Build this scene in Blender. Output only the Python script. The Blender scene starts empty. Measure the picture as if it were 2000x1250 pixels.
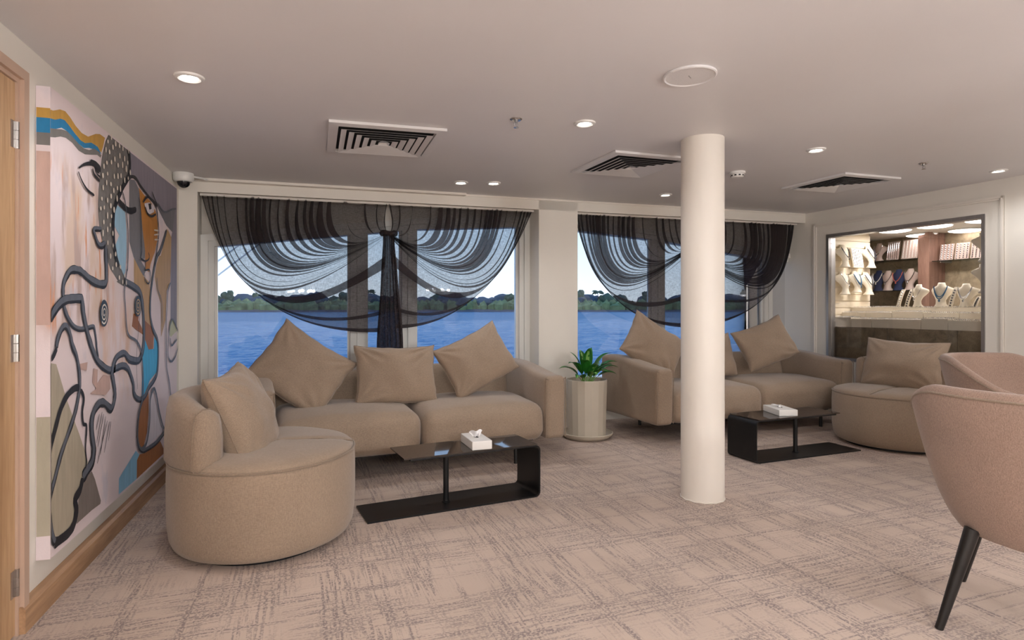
import bpy, bmesh, math, random
from mathutils import Vector, Matrix, noise

# ------------------------------------------------------------------ scene, camera, world, sun, exposure
sc = bpy.context.scene
C = sc.collection
rnd = random.Random(7)
R = math.radians
EYE = 1.22
cam_d = bpy.data.cameras.new('camera')
cam_d.sensor_width = 36.0
cam_d.lens = 20.7
cam_d.shift_y = -0.012
cam_d.clip_end = 5000
cam = bpy.data.objects.new('camera', cam_d)
cam.location = (0, 0, EYE)
cam.rotation_euler = (R(90), 0, R(-17.43))
C.objects.link(cam)
sc.camera = cam
sc.view_settings.view_transform = 'Standard'
sc.view_settings.look = 'None'
sc.view_settings.gamma = 1
sc.view_settings.use_curve_mapping = False
sc.view_settings.exposure = 0.28
sc.cycles.max_bounces = 10
sc.cycles.diffuse_bounces = 5
sc.cycles.transparent_max_bounces = 24

world = bpy.data.worlds.new('world')
sc.world = world
world.use_nodes = True
wn = world.node_tree
wn.nodes.clear()
w_out = wn.nodes.new('ShaderNodeOutputWorld')
w_bg = wn.nodes.new('ShaderNodeBackground')
w_tc = wn.nodes.new('ShaderNodeTexCoord')
w_sep = wn.nodes.new('ShaderNodeSeparateXYZ')
w_rmp = wn.nodes.new('ShaderNodeValToRGB')
wn.links.new(w_tc.outputs['Generated'], w_sep.inputs[0])
wn.links.new(w_sep.outputs['Z'], w_rmp.inputs[0])
wn.links.new(w_rmp.outputs[0], w_bg.inputs[0])
wn.links.new(w_bg.outputs[0], w_out.inputs[0])
els = w_rmp.color_ramp.elements
els[0].position = 0.0; els[0].color = (0.88, 0.92, 0.95, 1)
els[1].position = 1.0; els[1].color = (0.12, 0.26, 0.62, 1)
e = els.new(0.12); e.color = (0.66, 0.80, 0.95, 1)
e = els.new(0.40); e.color = (0.24, 0.45, 0.85, 1)
w_bg.inputs[1].default_value = 1.35

sun_d = bpy.data.lights.new('sun', 'SUN')
sun_d.energy = 3.0
sun_d.color = (1.0, 0.86, 0.66)
sun_d.angle = R(0.6)
sun = bpy.data.objects.new('sun', sun_d)
sun.rotation_euler = Vector((-0.85, -0.52, -0.17)).to_track_quat('-Z', 'Y').to_euler()
sun.location = (30, 30, 12)
C.objects.link(sun)

# ------------------------------------------------------------------ helpers
def link(o, parent=None):
    C.objects.link(o)
    if parent is not None:
        o.parent = parent
    return o

def mesh_obj(name, verts, faces, mat, parent=None, smooth=False, mats=None, midx=None):
    me = bpy.data.meshes.new(name)
    me.from_pydata([tuple(v) for v in verts], [], faces)
    if mats:
        for m in mats: me.materials.append(m)
        if midx: me.polygons.foreach_set('material_index', midx)
    else:
        me.materials.append(mat)
    if smooth:
        me.polygons.foreach_set('use_smooth', [True] * len(me.polygons))
    me.update()
    return link(bpy.data.objects.new(name, me), parent)

def tag(o, label=None, cat=None, group=None, kind=None):
    if label: o['label'] = label
    if cat: o['category'] = cat
    if group: o['group'] = group
    if kind: o['kind'] = kind
    return o

def empty(name, loc=(0, 0, 0), rz=0.0, label=None, cat=None, group=None):
    o = bpy.data.objects.new(name, None)
    o.empty_display_size = 0.1
    o.location = loc
    o.rotation_euler = (0, 0, rz)
    link(o)
    return tag(o, label, cat, group)

def dup(root, loc=None, rz=None, label=None, group=None, euler=None):
    r = root.copy(); C.objects.link(r)
    if loc is not None: r.location = loc
    if rz is not None: r.rotation_euler = (0, 0, rz)
    if euler is not None: r.rotation_euler = euler
    if label: r['label'] = label
    if group: r['group'] = group
    for ch in list(root.children):
        c = ch.copy(); C.objects.link(c); c.parent = r
        for g in list(ch.children):
            d = g.copy(); C.objects.link(d); d.parent = c
    return r

class MB:
    """collects simple solids into one mesh"""
    def __init__(s): s.v = []; s.f = []; s.m = []
    def add(s, vs, fs, m=0):
        b = len(s.v); s.v += [Vector(v) for v in vs]
        s.f += [tuple(i + b for i in f) for f in fs]; s.m += [m] * len(fs)
    def box(s, x0, y0, z0, x1, y1, z1, M=None, m=0):
        vs = [Vector((x, y, z)) for z in (z0, z1) for y in (y0, y1) for x in (x0, x1)]
        if M: vs = [M @ v for v in vs]
        s.add(vs, [(0, 2, 3, 1), (4, 5, 7, 6), (0, 1, 5, 4), (2, 6, 7, 3), (0, 4, 6, 2), (1, 3, 7, 5)], m)
        return s
    def prism(s, poly, h0, h1, fn, m=0):
        n = len(poly)
        vs = [fn(a, b, h0) for a, b in poly] + [fn(a, b, h1) for a, b in poly]
        fs = [tuple(range(n))[::-1], tuple(range(n, 2 * n))]
        fs += [(i, (i + 1) % n, n + (i + 1) % n, n + i) for i in range(n)]
        s.add(vs, fs, m)
        return s
    def lathe(s, prof, seg=24, M=None, m=0, cap=True):
        vs = []; fs = []
        for r, z in prof:
            for k in range(seg):
                a = 2 * math.pi * k / seg
                vs.append(Vector((r * math.cos(a), r * math.sin(a), z)))
        for j in range(len(prof) - 1):
            for k in range(seg):
                k2 = (k + 1) % seg
                fs.append((j * seg + k, j * seg + k2, (j + 1) * seg + k2, (j + 1) * seg + k))
        if cap:
            if prof[0][0] > 1e-5: fs.append(tuple(range(seg))[::-1])
            if prof[-1][0] > 1e-5: fs.append(tuple(range((len(prof) - 1) * seg, len(prof) * seg)))
        if M: vs = [M @ v for v in vs]
        s.add(vs, fs, m)
        return s
    def tube(s, pts, rad, seg=8, closed=False, m=0):
        pts = [Vector(p) for p in pts]; n = len(pts)
        if not hasattr(rad, '__len__'): rad = [rad] * n
        vs = []; fs = []; up = Vector((0, 0, 1)); pn = None
        for i, p in enumerate(pts):
            a = pts[(i - 1) % n] if (closed or i > 0) else p
            b = pts[(i + 1) % n] if (closed or i < n - 1) else p
            t = (b - a).normalized()
            if pn is None:
                q = up if abs(t.z) < 0.9 else Vector((1, 0, 0))
                nn = (q - t * q.dot(t)).normalized()
            else:
                nn = (pn - t * pn.dot(t)).normalized()
            pn = nn; bb = t.cross(nn)
            for k in range(seg):
                a_ = 2 * math.pi * k / seg
                vs.append(p + (nn * math.cos(a_) + bb * math.sin(a_)) * rad[i])
        rings = n if closed else n - 1
        for i in range(rings):
            j = (i + 1) % n
            for k in range(seg):
                k2 = (k + 1) % seg
                fs.append((i * seg + k, i * seg + k2, j * seg + k2, j * seg + k))
        if not closed:
            fs.append(tuple(range(seg))[::-1]); fs.append(tuple(range((n - 1) * seg, n * seg)))
        s.add(vs, fs, m)
        return s
    def build(s, name, mat, parent=None, smooth=False, mats=None):
        o = mesh_obj(name, s.v, s.f, mat, parent, False, mats, s.m if mats else None)
        if smooth:
            bm = bmesh.new(); bm.from_mesh(o.data)
            bmesh.ops.recalc_face_normals(bm, faces=bm.faces)
            for f in bm.faces: f.smooth = True
            for ed in bm.edges:
                if len(ed.link_faces) == 2 and ed.calc_face_angle(0) > 0.7: ed.smooth = False
            bm.to_mesh(o.data); bm.free()
        return o

def edge_list(h, r, n):
    c = [-h, -h + r * 0.08, -h + r * 0.35, -h + r * 0.7]
    inner = [-h + r + (2 * h - 2 * r) * i / n for i in range(n + 1)]
    return c + inner + [-v for v in reversed(c)]

def softbox(name, sx, sy, sz, r, mat, parent=None, n=(6, 6, 4), fn=None, loc=(0, 0, 0)):
    """rounded, optionally deformed upholstery block centred on loc"""
    hx, hy, hz = sx / 2, sy / 2, sz / 2
    r = min(r, hx * .98, hy * .98, hz * .98)
    X, Y, Z = edge_list(hx, r, n[0]), edge_list(hy, r, n[1]), edge_list(hz, r, n[2])
    idx = {}; vs = []; fs = []
    def vid(i, j, k):
        key = (i, j, k)
        if key not in idx:
            p = Vector((X[i], Y[j], Z[k]))
            q = Vector((max(-hx + r, min(hx - r, p.x)), max(-hy + r, min(hy - r, p.y)), max(-hz + r, min(hz - r, p.z))))
            d = p - q
            if d.length > 1e-9: p = q + d.normalized() * r
            if fn: p = fn(p.copy())
            idx[key] = len(vs); vs.append(p + Vector(loc))
        return idx[key]
    nx, ny, nz = len(X) - 1, len(Y) - 1, len(Z) - 1
    for i in range(nx):
        for j in range(ny):
            for k, fl in ((0, 1), (nz, 0)):
                q = [vid(i, j, k), vid(i + 1, j, k), vid(i + 1, j + 1, k), vid(i, j + 1, k)]
                fs.append(tuple(q[::-1] if fl else q))
    for i in range(nx):
        for k in range(nz):
            for j, fl in ((0, 0), (ny, 1)):
                q = [vid(i, j, k), vid(i + 1, j, k), vid(i + 1, j, k + 1), vid(i, j, k + 1)]
                fs.append(tuple(q[::-1] if fl else q))
    for j in range(ny):
        for k in range(nz):
            for i, fl in ((0, 1), (nx, 0)):
                q = [vid(i, j, k), vid(i, j + 1, k), vid(i, j + 1, k + 1), vid(i, j, k + 1)]
                fs.append(tuple(q[::-1] if fl else q))
    return mesh_obj(name, vs, fs, mat, parent, True)

def catmull(pts, sub=6, closed=False):
    n = len(pts); out = []
    rng = range(n) if closed else range(n - 1)
    for i in rng:
        p0 = pts[(i - 1) % n] if (closed or i > 0) else pts[i]
        p1 = pts[i]; p2 = pts[(i + 1) % n]
        p3 = pts[(i + 2) % n] if (closed or i < n - 2) else p2
        for k in range(sub):
            t = k / sub
            out.append(tuple(0.5 * ((2 * b) + (-a + c) * t + (2 * a - 5 * b + 4 * c - d) * t * t + (-a + 3 * b - 3 * c + d) * t ** 3)
                             for a, b, c, d in zip(p0, p1, p2, p3)))
    if not closed: out.append(tuple(pts[-1]))
    return out

def sstep(a, b, x):
    t = max(0.0, min(1.0, (x - a) / (b - a))); return t * t * (3 - 2 * t)

# ------------------------------------------------------------------ materials
def new_mat(name):
    m = bpy.data.materials.new(name); m.use_nodes = True
    return m, m.node_tree.nodes, m.node_tree.links, m.node_tree.nodes['Principled BSDF']

def srgb(r, g, b):
    f = lambda c: (c / 255 / 12.92) if c / 255 <= 0.04045 else ((c / 255 + 0.055) / 1.055) ** 2.4
    return (f(r), f(g), f(b), 1)

def plain(name, col, rough=0.6, metal=0.0, spec=0.5, var=0.0, vscale=8.0, bump=0.0, bscale=200.0, stretch=(1, 1, 1)):
    m, N, L, P = new_mat(name)
    P.inputs['Base Color'].default_value = col
    P.inputs['Roughness'].default_value = rough
    P.inputs['Metallic'].default_value = metal
    P.inputs['Specular IOR Level'].default_value = spec
    tc = N.new('ShaderNodeTexCoord'); mp = N.new('ShaderNodeMapping')
    mp.inputs['Scale'].default_value = stretch
    L.new(tc.outputs['Object'], mp.inputs[0])
    if var > 0:
        nz = N.new('ShaderNodeTexNoise'); nz.inputs['Scale'].default_value = vscale; nz.inputs['Detail'].default_value = 4
        rp = N.new('ShaderNodeValToRGB')
        rp.color_ramp.elements[0].position = 0.3; rp.color_ramp.elements[1].position = 0.7
        rp.color_ramp.elements[0].color = tuple(c * (1 - var) for c in col[:3]) + (1,)
        rp.color_ramp.elements[1].color = tuple(min(1, c * (1 + var)) for c in col[:3]) + (1,)
        L.new(mp.outputs[0], nz.inputs['Vector']); L.new(nz.outputs[0], rp.inputs[0]); L.new(rp.outputs[0], P.inputs['Base Color'])
    if bump > 0:
        nb = N.new('ShaderNodeTexNoise'); nb.inputs['Scale'].default_value = bscale; nb.inputs['Detail'].default_value = 3
        bp = N.new('ShaderNodeBump'); bp.inputs['Strength'].default_value = bump; bp.inputs['Distance'].default_value = 0.01
        L.new(mp.outputs[0], nb.inputs['Vector']); L.new(nb.outputs[0], bp.inputs['Height']); L.new(bp.outputs[0], P.inputs['Normal'])
    return m

def fabric(name, col, fleck=0.22, scale=260.0):
    m, N, L, P = new_mat(name)
    P.inputs['Roughness'].default_value = 0.95
    P.inputs['Specular IOR Level'].default_value = 0.15
    P.inputs['Sheen Weight'].default_value = 0.25
    P.inputs['Sheen Roughness'].default_value = 0.5
    tc = N.new('ShaderNodeTexCoord')
    def nz(s, st, det=3):
        mp = N.new('ShaderNodeMapping'); mp.inputs['Scale'].default_value = st
        n = N.new('ShaderNodeTexNoise'); n.inputs['Scale'].default_value = s; n.inputs['Detail'].default_value = det
        L.new(tc.outputs['Object'], mp.inputs[0]); L.new(mp.outputs[0], n.inputs['Vector'])
        return n
    a = nz(scale, (1, 1, 0.25)); b = nz(scale, (0.25, 1, 1)); c = nz(3.5, (1, 1, 1), 5)
    ad = N.new('ShaderNodeMath'); ad.operation = 'ADD'
    L.new(a.outputs[0], ad.inputs[0]); L.new(b.outputs[0], ad.inputs[1])
    ad2 = N.new('ShaderNodeMath'); ad2.operation = 'MULTIPLY_ADD'; ad2.inputs[1].default_value = 0.5
    L.new(ad.outputs[0], ad2.inputs[0])
    mu = N.new('ShaderNodeMath'); mu.operation = 'MULTIPLY'; mu.inputs[1].default_value = 0.3
    L.new(c.outputs[0], mu.inputs[0]); L.new(mu.outputs[0], ad2.inputs[2])
    rp = N.new('ShaderNodeValToRGB')
    rp.color_ramp.elements[0].position = 0.45; rp.color_ramp.elements[1].position = 0.85
    rp.color_ramp.elements[0].color = tuple(c_ * (1 - fleck) for c_ in col[:3]) + (1,)
    rp.color_ramp.elements[1].color = tuple(min(1, c_ * (1 + fleck)) for c_ in col[:3]) + (1,)
    L.new(ad2.outputs[0], rp.inputs[0]); L.new(rp.outputs[0], P.inputs['Base Color'])
    bp = N.new('ShaderNodeBump'); bp.inputs['Strength'].default_value = 0.25; bp.inputs['Distance'].default_value = 0.003
    L.new(ad.outputs[0], bp.inputs['Height']); L.new(bp.outputs[0], P.inputs['Normal'])
    return m

def wood(name, c0, c1, axis='Z', scale=6.0, rough=0.5):
    m, N, L, P = new_mat(name)
    P.inputs['Roughness'].default_value = rough
    tc = N.new('ShaderNodeTexCoord'); mp = N.new('ShaderNodeMapping')
    st = {'X': (0.12, 1.6, 1.6), 'Y': (1.6, 0.12, 1.6), 'Z': (1.6, 1.6, 0.12)}[axis]
    mp.inputs['Scale'].default_value = st
    n1 = N.new('ShaderNodeTexNoise'); n1.inputs['Scale'].default_value = scale; n1.inputs['Detail'].default_value = 5; n1.inputs['Distortion'].default_value = 0.6
    n2 = N.new('ShaderNodeTexNoise'); n2.inputs['Scale'].default_value = scale * 9; n2.inputs['Detail'].default_value = 3
    L.new(tc.outputs['Object'], mp.inputs[0]); L.new(mp.outputs[0], n1.inputs['Vector']); L.new(mp.outputs[0], n2.inputs['Vector'])
    mx = N.new('ShaderNodeMath'); mx.operation = 'MULTIPLY_ADD'; mx.inputs[1].default_value = 0.45
    L.new(n2.outputs[0], mx.inputs[0]); L.new(n1.outputs[0], mx.inputs[2])
    rp = N.new('ShaderNodeValToRGB')
    rp.color_ramp.elements[0].position = 0.45; rp.color_ramp.elements[1].position = 0.95
    rp.color_ramp.elements[0].color = c0; rp.color_ramp.elements[1].color = c1
    L.new(mx.outputs[0], rp.inputs[0]); L.new(rp.outputs[0], P.inputs['Base Color'])
    bp = N.new('ShaderNodeBump'); bp.inputs['Strength'].default_value = 0.15; bp.inputs['Distance'].default_value = 0.003
    L.new(mx.outputs[0], bp.inputs['Height']); L.new(bp.outputs[0], P.inputs['Normal'])
    return m

def emit(name, col, strength):
    m, N, L, P = new_mat(name)
    P.inputs['Base Color'].default_value = col
    P.inputs['Emission Color'].default_value = col
    P.inputs['Emission Strength'].default_value = strength
    return m

def glass(name, tint=(0.9, 0.95, 1.0, 1), refl=0.08):
    m, N, L, P = new_mat(name)
    N.remove(P)
    out = [n for n in N if n.type == 'OUTPUT_MATERIAL'][0]
    tr = N.new('ShaderNodeBsdfTransparent'); tr.inputs[0].default_value = tint
    gl = N.new('ShaderNodeBsdfGlossy'); gl.inputs['Roughness'].default_value = 0.01
    fr = N.new('ShaderNodeFresnel'); fr.inputs[0].default_value = 1.45
    mx = N.new('ShaderNodeMixShader')
    L.new(fr.outputs[0], mx.inputs[0]); L.new(tr.outputs[0], mx.inputs[1]); L.new(gl.outputs[0], mx.inputs[2]); L.new(mx.outputs[0], out.inputs[0])
    return m

M_wall = plain('wall_paint', srgb(226, 220, 210), 0.6, var=0.03, vscale=1.5, bump=0.03, bscale=60)
M_ceil = plain('ceiling_paint', srgb(221, 218, 218), 0.5, var=0.02, vscale=1.2, bump=0.02, bscale=40)
M_trim = plain('trim_paint', srgb(226, 219, 209), 0.45, var=0.02, vscale=2)
M_frame = plain('window_frame_white', srgb(222, 220, 214), 0.4, var=0.02, vscale=3)
M_white = plain('white_plastic', srgb(228, 226, 222), 0.4, var=0.015, vscale=9)
M_fab = fabric('sofa_fabric', srgb(150, 131, 113))
M_pip = fabric('piping_fabric', srgb(138, 120, 103))
M_chair = fabric('tub_chair_fabric', srgb(150, 126, 112), fleck=0.3, scale=330)
M_black = plain('black_metal', (0.006, 0.006, 0.007, 1), 0.42, 0.2, var=0.1, vscale=20)
M_legs = plain('black_stained_wood', (0.008, 0.007, 0.007, 1), 0.35, var=0.2, vscale=30)
M_oak = wood('oak_door', srgb(150, 112, 76), srgb(208, 172, 132), 'Z')
M_base = wood('oak_baseboard', srgb(132, 98, 70), srgb(190, 152, 116), 'Y')
M_shopwood = wood('grey_oak_panel', srgb(118, 104, 84), srgb(172, 154, 126), 'X', 8)
M_redwood = wood('reddish_wood', srgb(112, 80, 68), srgb(165, 128, 112), 'Z')
M_doorframe = plain('door_frame_paint', srgb(192, 164, 144), 0.5, var=0.03, vscale=4)
M_steel = plain('brushed_steel', (0.45, 0.44, 0.44, 1), 0.35, 0.9, var=0.06, vscale=60, stretch=(1, 1, 0.1))
M_chrome = plain('chrome', (0.6, 0.58, 0.56, 1), 0.18, 1.0, var=0.03)
M_dark = plain('hollow_shade', (0.006, 0.006, 0.006, 1), 0.9, var=0.05)  # flat black standing in for the shade inside openings
M_soil = plain('potting_soil', srgb(84, 44, 30), 0.95, var=0.4, vscale=60, bump=0.8, bscale=90)
M_pot = plain('pot_glaze', srgb(188, 177, 160), 0.42, var=0.04, vscale=5)
M_leaf = plain('leaf_green', srgb(38, 104, 34), 0.32, var=0.3, vscale=14)
M_leaf2 = plain('leaf_pale_stripe', srgb(128, 172, 92), 0.35, var=0.2, vscale=14)
M_tissue = plain('tissue_paper', srgb(240, 238, 238), 0.8, var=0.02)
M_blackglass = plain('smoked_glass_top', (0.035, 0.026, 0.022, 1), 0.04, 0.0, 0.9, var=0.04)
M_lamp = emit('lamp_glow', (1.0, 0.95, 0.90, 1), 30.0)
M_led = emit('shop_led_glow', (1.0, 0.93, 0.88, 1), 5.0)
M_glass = glass('window_glass')
M_shopglass = glass('shop_glass', (0.97, 0.97, 0.97, 1))
M_shelf = glass('shelf_glass', (0.75, 0.82, 0.80, 1))
M_cream = plain('cream_leatherette', srgb(236, 226, 208), 0.5, var=0.02)
M_pink = plain('pale_display_pink', srgb(205, 182, 172), 0.5, var=0.02)
M_navy = plain('navy_velvet', srgb(44, 52, 84), 0.9, var=0.1)
M_silver = plain('silver_jewellery', (0.75, 0.75, 0.78, 1), 0.15, 1.0, var=0.05)
M_gem = plain('turquoise_beads', srgb(40, 90, 130), 0.2, var=0.2, vscale=40)
M_dkbead = plain('dark_beads', srgb(40, 40, 52), 0.25, var=0.2, vscale=40)
M_pearl = plain('pearl_beads', srgb(232, 226, 220), 0.25, var=0.05)
M_coral = plain('coral_beads', srgb(190, 96, 80), 0.3, var=0.1)
M_slat = plain('slatwall_cream', srgb(240, 228, 206), 0.5, var=0.02)
M_rope = plain('steel_cable', srgb(205, 215, 225), 0.5, var=0.05)

def carpet_mat():
    m, N, L, P = new_mat('woven_carpet')
    P.inputs['Roughness'].default_value = 0.97
    P.inputs['Specular IOR Level'].default_value = 0.1
    tc = N.new('ShaderNodeTexCoord')
    rot = N.new('ShaderNodeMapping'); rot.inputs['Rotation'].default_value = (0, 0, R(-3))
    L.new(tc.outputs['Object'], rot.inputs[0])
    def nz(scale, st, det=2.0, off=(0, 0, 0)):
        mp = N.new('ShaderNodeMapping'); mp.inputs['Scale'].default_value = st; mp.inputs['Location'].default_value = off
        n = N.new('ShaderNodeTexNoise'); n.inputs['Scale'].default_value = scale; n.inputs['Detail'].default_value = det
        L.new(rot.outputs[0], mp.inputs[0]); L.new(mp.outputs[0], n.inputs['Vector'])
        return n.outputs[0]
    def mr(v, a, b):
        n = N.new('ShaderNodeMapRange'); n.interpolation_type = 'SMOOTHSTEP'
        n.inputs[1].default_value = a; n.inputs[2].default_value = b
        L.new(v, n.inputs[0]); return n.outputs[0]
    def op(o, a, b):
        n = N.new('ShaderNodeMath'); n.operation = o
        for i, v in ((0, a), (1, b)):
            if isinstance(v, (int, float)): n.inputs[i].default_value = v
            else: L.new(v, n.inputs[i])
        return n.outputs[0]
    sx = mr(nz(1.0, (4.0, 80, 1), 3), 0.45, 0.56)             # strokes along X
    sy = mr(nz(1.0, (80, 4.0, 1), 3, (5, 3, 0)), 0.45, 0.56)  # strokes along Y
    lx = mr(nz(1.0, (0.4, 9, 1), 3, (1, 9, 0)), 0.46, 0.60)
    ly = mr(nz(1.0, (9, 0.5, 1), 3, (7, 2, 0)), 0.46, 0.60)
    px = mr(nz(1.5, (1, 2.2, 1), 3, (2, 2, 0)), 0.46, 0.60)
    py = mr(nz(1.5, (2.2, 1, 1), 3, (8, 4, 0)), 0.46, 0.60)
    fine = mr(nz(95, (1, 1, 1), 3), 0.38, 0.56)
    a = op('MULTIPLY', sx, op('MAXIMUM', op('MULTIPLY', px, 0.9), lx)); b = op('MULTIPLY', sy, op('MAXIMUM', op('MULTIPLY', py, 0.9), ly))
    s = op('MAXIMUM', a, b)
    s = op('MULTIPLY', s, fine)
    rp = N.new('ShaderNodeMix'); rp.data_type = 'RGBA'
    base = N.new('ShaderNodeValToRGB')
    base.color_ramp.elements[0].position = 0.35; base.color_ramp.elements[1].position = 0.65
    base.color_ramp.elements[0].color = srgb(184, 166, 153); base.color_ramp.elements[1].color = srgb(201, 182, 168)
    L.new(nz(1.1, (1, 1, 1), 4, (3, 3, 3)), base.inputs[0])
    L.new(op('MULTIPLY', s, 0.72), rp.inputs[0])
    L.new(base.outputs[0], rp.inputs[6]); rp.inputs[7].default_value = srgb(114, 104, 107)
    L.new(rp.outputs[2], P.inputs['Base Color'])
    bp = N.new('ShaderNodeBump'); bp.inputs['Strength'].default_value = 0.5; bp.inputs['Distance'].default_value = 0.004
    L.new(nz(420, (1, 1, 1), 2), bp.inputs['Height']); L.new(bp.outputs[0], P.inputs['Normal'])
    return m
M_carpet = carpet_mat()

def sheer_mat(nm, lo, hi):
    m, N, L, P = new_mat(nm)
    N.remove(P)
    out = [n for n in N if n.type == 'OUTPUT_MATERIAL'][0]
    tc = N.new('ShaderNodeTexCoord')
    def wv(st):
        mp = N.new('ShaderNodeMapping'); mp.inputs['Scale'].default_value = st
        n = N.new('ShaderNodeTexNoise'); n.inputs['Scale'].default_value = 1; n.inputs['Detail'].default_value = 2
        L.new(tc.outputs['Object'], mp.inputs[0]); L.new(mp.outputs[0], n.inputs['Vector']); return n.outputs[0]
    ad = N.new('ShaderNodeMath'); ad.operation = 'ADD'
    L.new(wv((30, 30, 420)), ad.inputs[0]); L.new(wv((420, 420, 30)), ad.inputs[1])
    mr = N.new('ShaderNodeMapRange')
    mr.inputs[1].default_value = 0.75; mr.inputs[2].default_value = 1.25; mr.inputs[3].default_value = lo; mr.inputs[4].default_value = hi
    L.new(ad.outputs[0], mr.inputs[0])
    df = N.new('ShaderNodeBsdfDiffuse'); df.inputs[0].default_value = srgb(66, 57, 56)
    tl = N.new('ShaderNodeBsdfTranslucent'); tl.inputs[0].default_value = srgb(84, 84, 96)
    tr = N.new('ShaderNodeBsdfTransparent'); tr.inputs[0].default_value = (1, 1, 1, 1)
    m1 = N.new('ShaderNodeMixShader'); m1.inputs[0].default_value = 0.35
    L.new(df.outputs[0], m1.inputs[1]); L.new(tl.outputs[0], m1.inputs[2])
    m2 = N.new('ShaderNodeMixShader')
    L.new(mr.outputs[0], m2.inputs[0]); L.new(tr.outputs[0], m2.inputs[1]); L.new(m1.outputs[0], m2.inputs[2])
    L.new(m2.outputs[0], out.inputs[0])
    return m
M_sheer = sheer_mat('sheer_curtain', 0.50, 0.74)
M_gather = sheer_mat('gathered_sheer', 0.72, 0.92)

def water_mat():
    m, N, L, P = new_mat('river_water')
    N.remove(P)
    out = [n for n in N if n.type == 'OUTPUT_MATERIAL'][0]
    tc = N.new('ShaderNodeTexCoord')
    mp = N.new('ShaderNodeMapping'); mp.inputs['Scale'].default_value = (0.16, 0.5, 1)
    n1 = N.new('ShaderNodeTexNoise'); n1.inputs['Scale'].default_value = 1.0; n1.inputs['Detail'].default_value = 7; n1.inputs['Roughness'].default_value = 0.68
    L.new(tc.outputs['Object'], mp.inputs[0]); L.new(mp.outputs[0], n1.inputs['Vector'])
    bp = N.new('ShaderNodeBump'); bp.inputs['Strength'].default_value = 1.0; bp.inputs['Distance'].default_value = 1.1
    L.new(n1.outputs[0], bp.inputs['Height'])
    df = N.new('ShaderNodeBsdfDiffuse'); df.inputs[0].default_value = (0.08, 0.23, 0.38, 1)
    gl = N.new('ShaderNodeBsdfGlossy'); gl.inputs['Roughness'].default_value = 0.08
    fr = N.new('ShaderNodeFresnel'); fr.inputs[0].default_value = 1.9
    mx = N.new('ShaderNodeMixShader')
    for n in (df, gl, fr): L.new(bp.outputs[0], n.inputs['Normal'])
    L.new(fr.outputs[0], mx.inputs[0]); L.new(df.outputs[0], mx.inputs[1]); L.new(gl.outputs[0], mx.inputs[2]); L.new(mx.outputs[0], out.inputs[0])
    return m
M_water = water_mat()
M_tree = plain('distant_foliage', srgb(70, 98, 74), 0.9, var=0.45, vscale=0.35)  # muted green, with distance haze mixed into the leaf colour
M_tree2 = plain('haze_tinted_foliage', srgb(62, 90, 100), 0.9, var=0.4, vscale=0.25)  # the blue is distance haze put into the foliage colour
M_reed = plain('bank_reeds', srgb(122, 134, 84), 0.9, var=0.4, vscale=0.2)
M_mud = plain('bank_mud', srgb(96, 92, 92), 0.9, var=0.3, vscale=0.1)
M_trunk = plain('tree_bark', srgb(92, 82, 70), 0.9, var=0.2, vscale=2)

# ------------------------------------------------------------------ room frame
WL = -1.116                                   # left wall plane
UX, UY = 0.9967914, 0.0800431                 # direction along the window wall
Q = (5.534, 5.748)                            # corner of window wall and right wall
def B(u, v, z):                               # window wall: u along it, v outwards
    return Vector((WL + UX * u - UY * v, 5.214 + UY * u + UX * v, z))
def G(s, v, z):                               # right wall: s from the corner into the room, v into the shop
    return Vector((Q[0] + UY * s + UX * v, Q[1] - UX * s + UY * v, z))
BP = lambda a, b, h: B(a, h, b)                # prism outlines drawn as (u, z), extruded along v
BM = Matrix(((UX, -UY, 0, WL), (UY, UX, 0, 5.214), (0, 0, 1, 0), (0, 0, 0, 1)))
GM = Matrix(((UY, UX, 0, Q[0]), (-UX, UY, 0, Q[1]), (0, 0, 1, 0), (0, 0, 0, 1)))
def cz(x): return 2.2615 + 0.0175 * x         # the ceiling rises gently away from the left wall
def struct(mb, name, mat, parent=None, smooth=False):
    o = mb.build(name, mat, parent, smooth)
    if parent is None: o['kind'] = 'structure'
    return o

# floor and ceiling
mb = MB(); mb.box(-1.4, -4.2, -0.12, 6.6, 6.3, 0.0); struct(mb, 'floor', M_carpet)
mb = MB()
mb.prism([(-1.35, cz(-1.35)), (6.5, cz(6.5)), (6.5, cz(6.5) + .15), (-1.35, cz(-1.35) + .15)], -4.15, 6.2, lambda a, b, h: (a, h, b))
struct(mb, 'ceiling', M_ceil)
# walls
mb = MB(); mb.box(WL - .15, -4.1, 0, WL, 5.7, cz(WL) + .02); struct(mb, 'wall_left', M_wall)
mb = MB(); mb.box(WL - .15, -4.2, 0, 6.6, -4.0, 2.33); struct(mb, 'wall_front', M_wall)
mb = MB()
mb.box(-.02, 0, 0, .13, .5, 2.24, BM)                        # pier by the left corner
mb.box(3.12, 0, 0, 3.552, .5, 2.30, BM)                      # pier between the windows
mb.box(.13, .28, 0, 3.12, .5, .45, BM); mb.box(3.552, .28, 0, 6.9, .5, .45, BM)
T1 = [(.13, 1.84), (.25, 1.845), (1.33, 1.985), (1.47, 2.0), (1.82, 2.04), (1.95, 2.055), (3.0, 2.125), (3.12, 2.13)]
T2 = [(3.552, 2.125), (3.756, 2.115), (4.64, 2.07), (4.81, 2.06), (5.7, 1.97), (6.3, 1.92), (6.9, 1.89)]
def capz(u): return cz(WL + UX * u) + .01
for T in (T1, T2):
    poly = list(T) + [(T[-1][0], capz(T[-1][0])), (T[0][0], capz(T[0][0]))]
    mb.prism(poly, .30, .5, BP)
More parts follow.
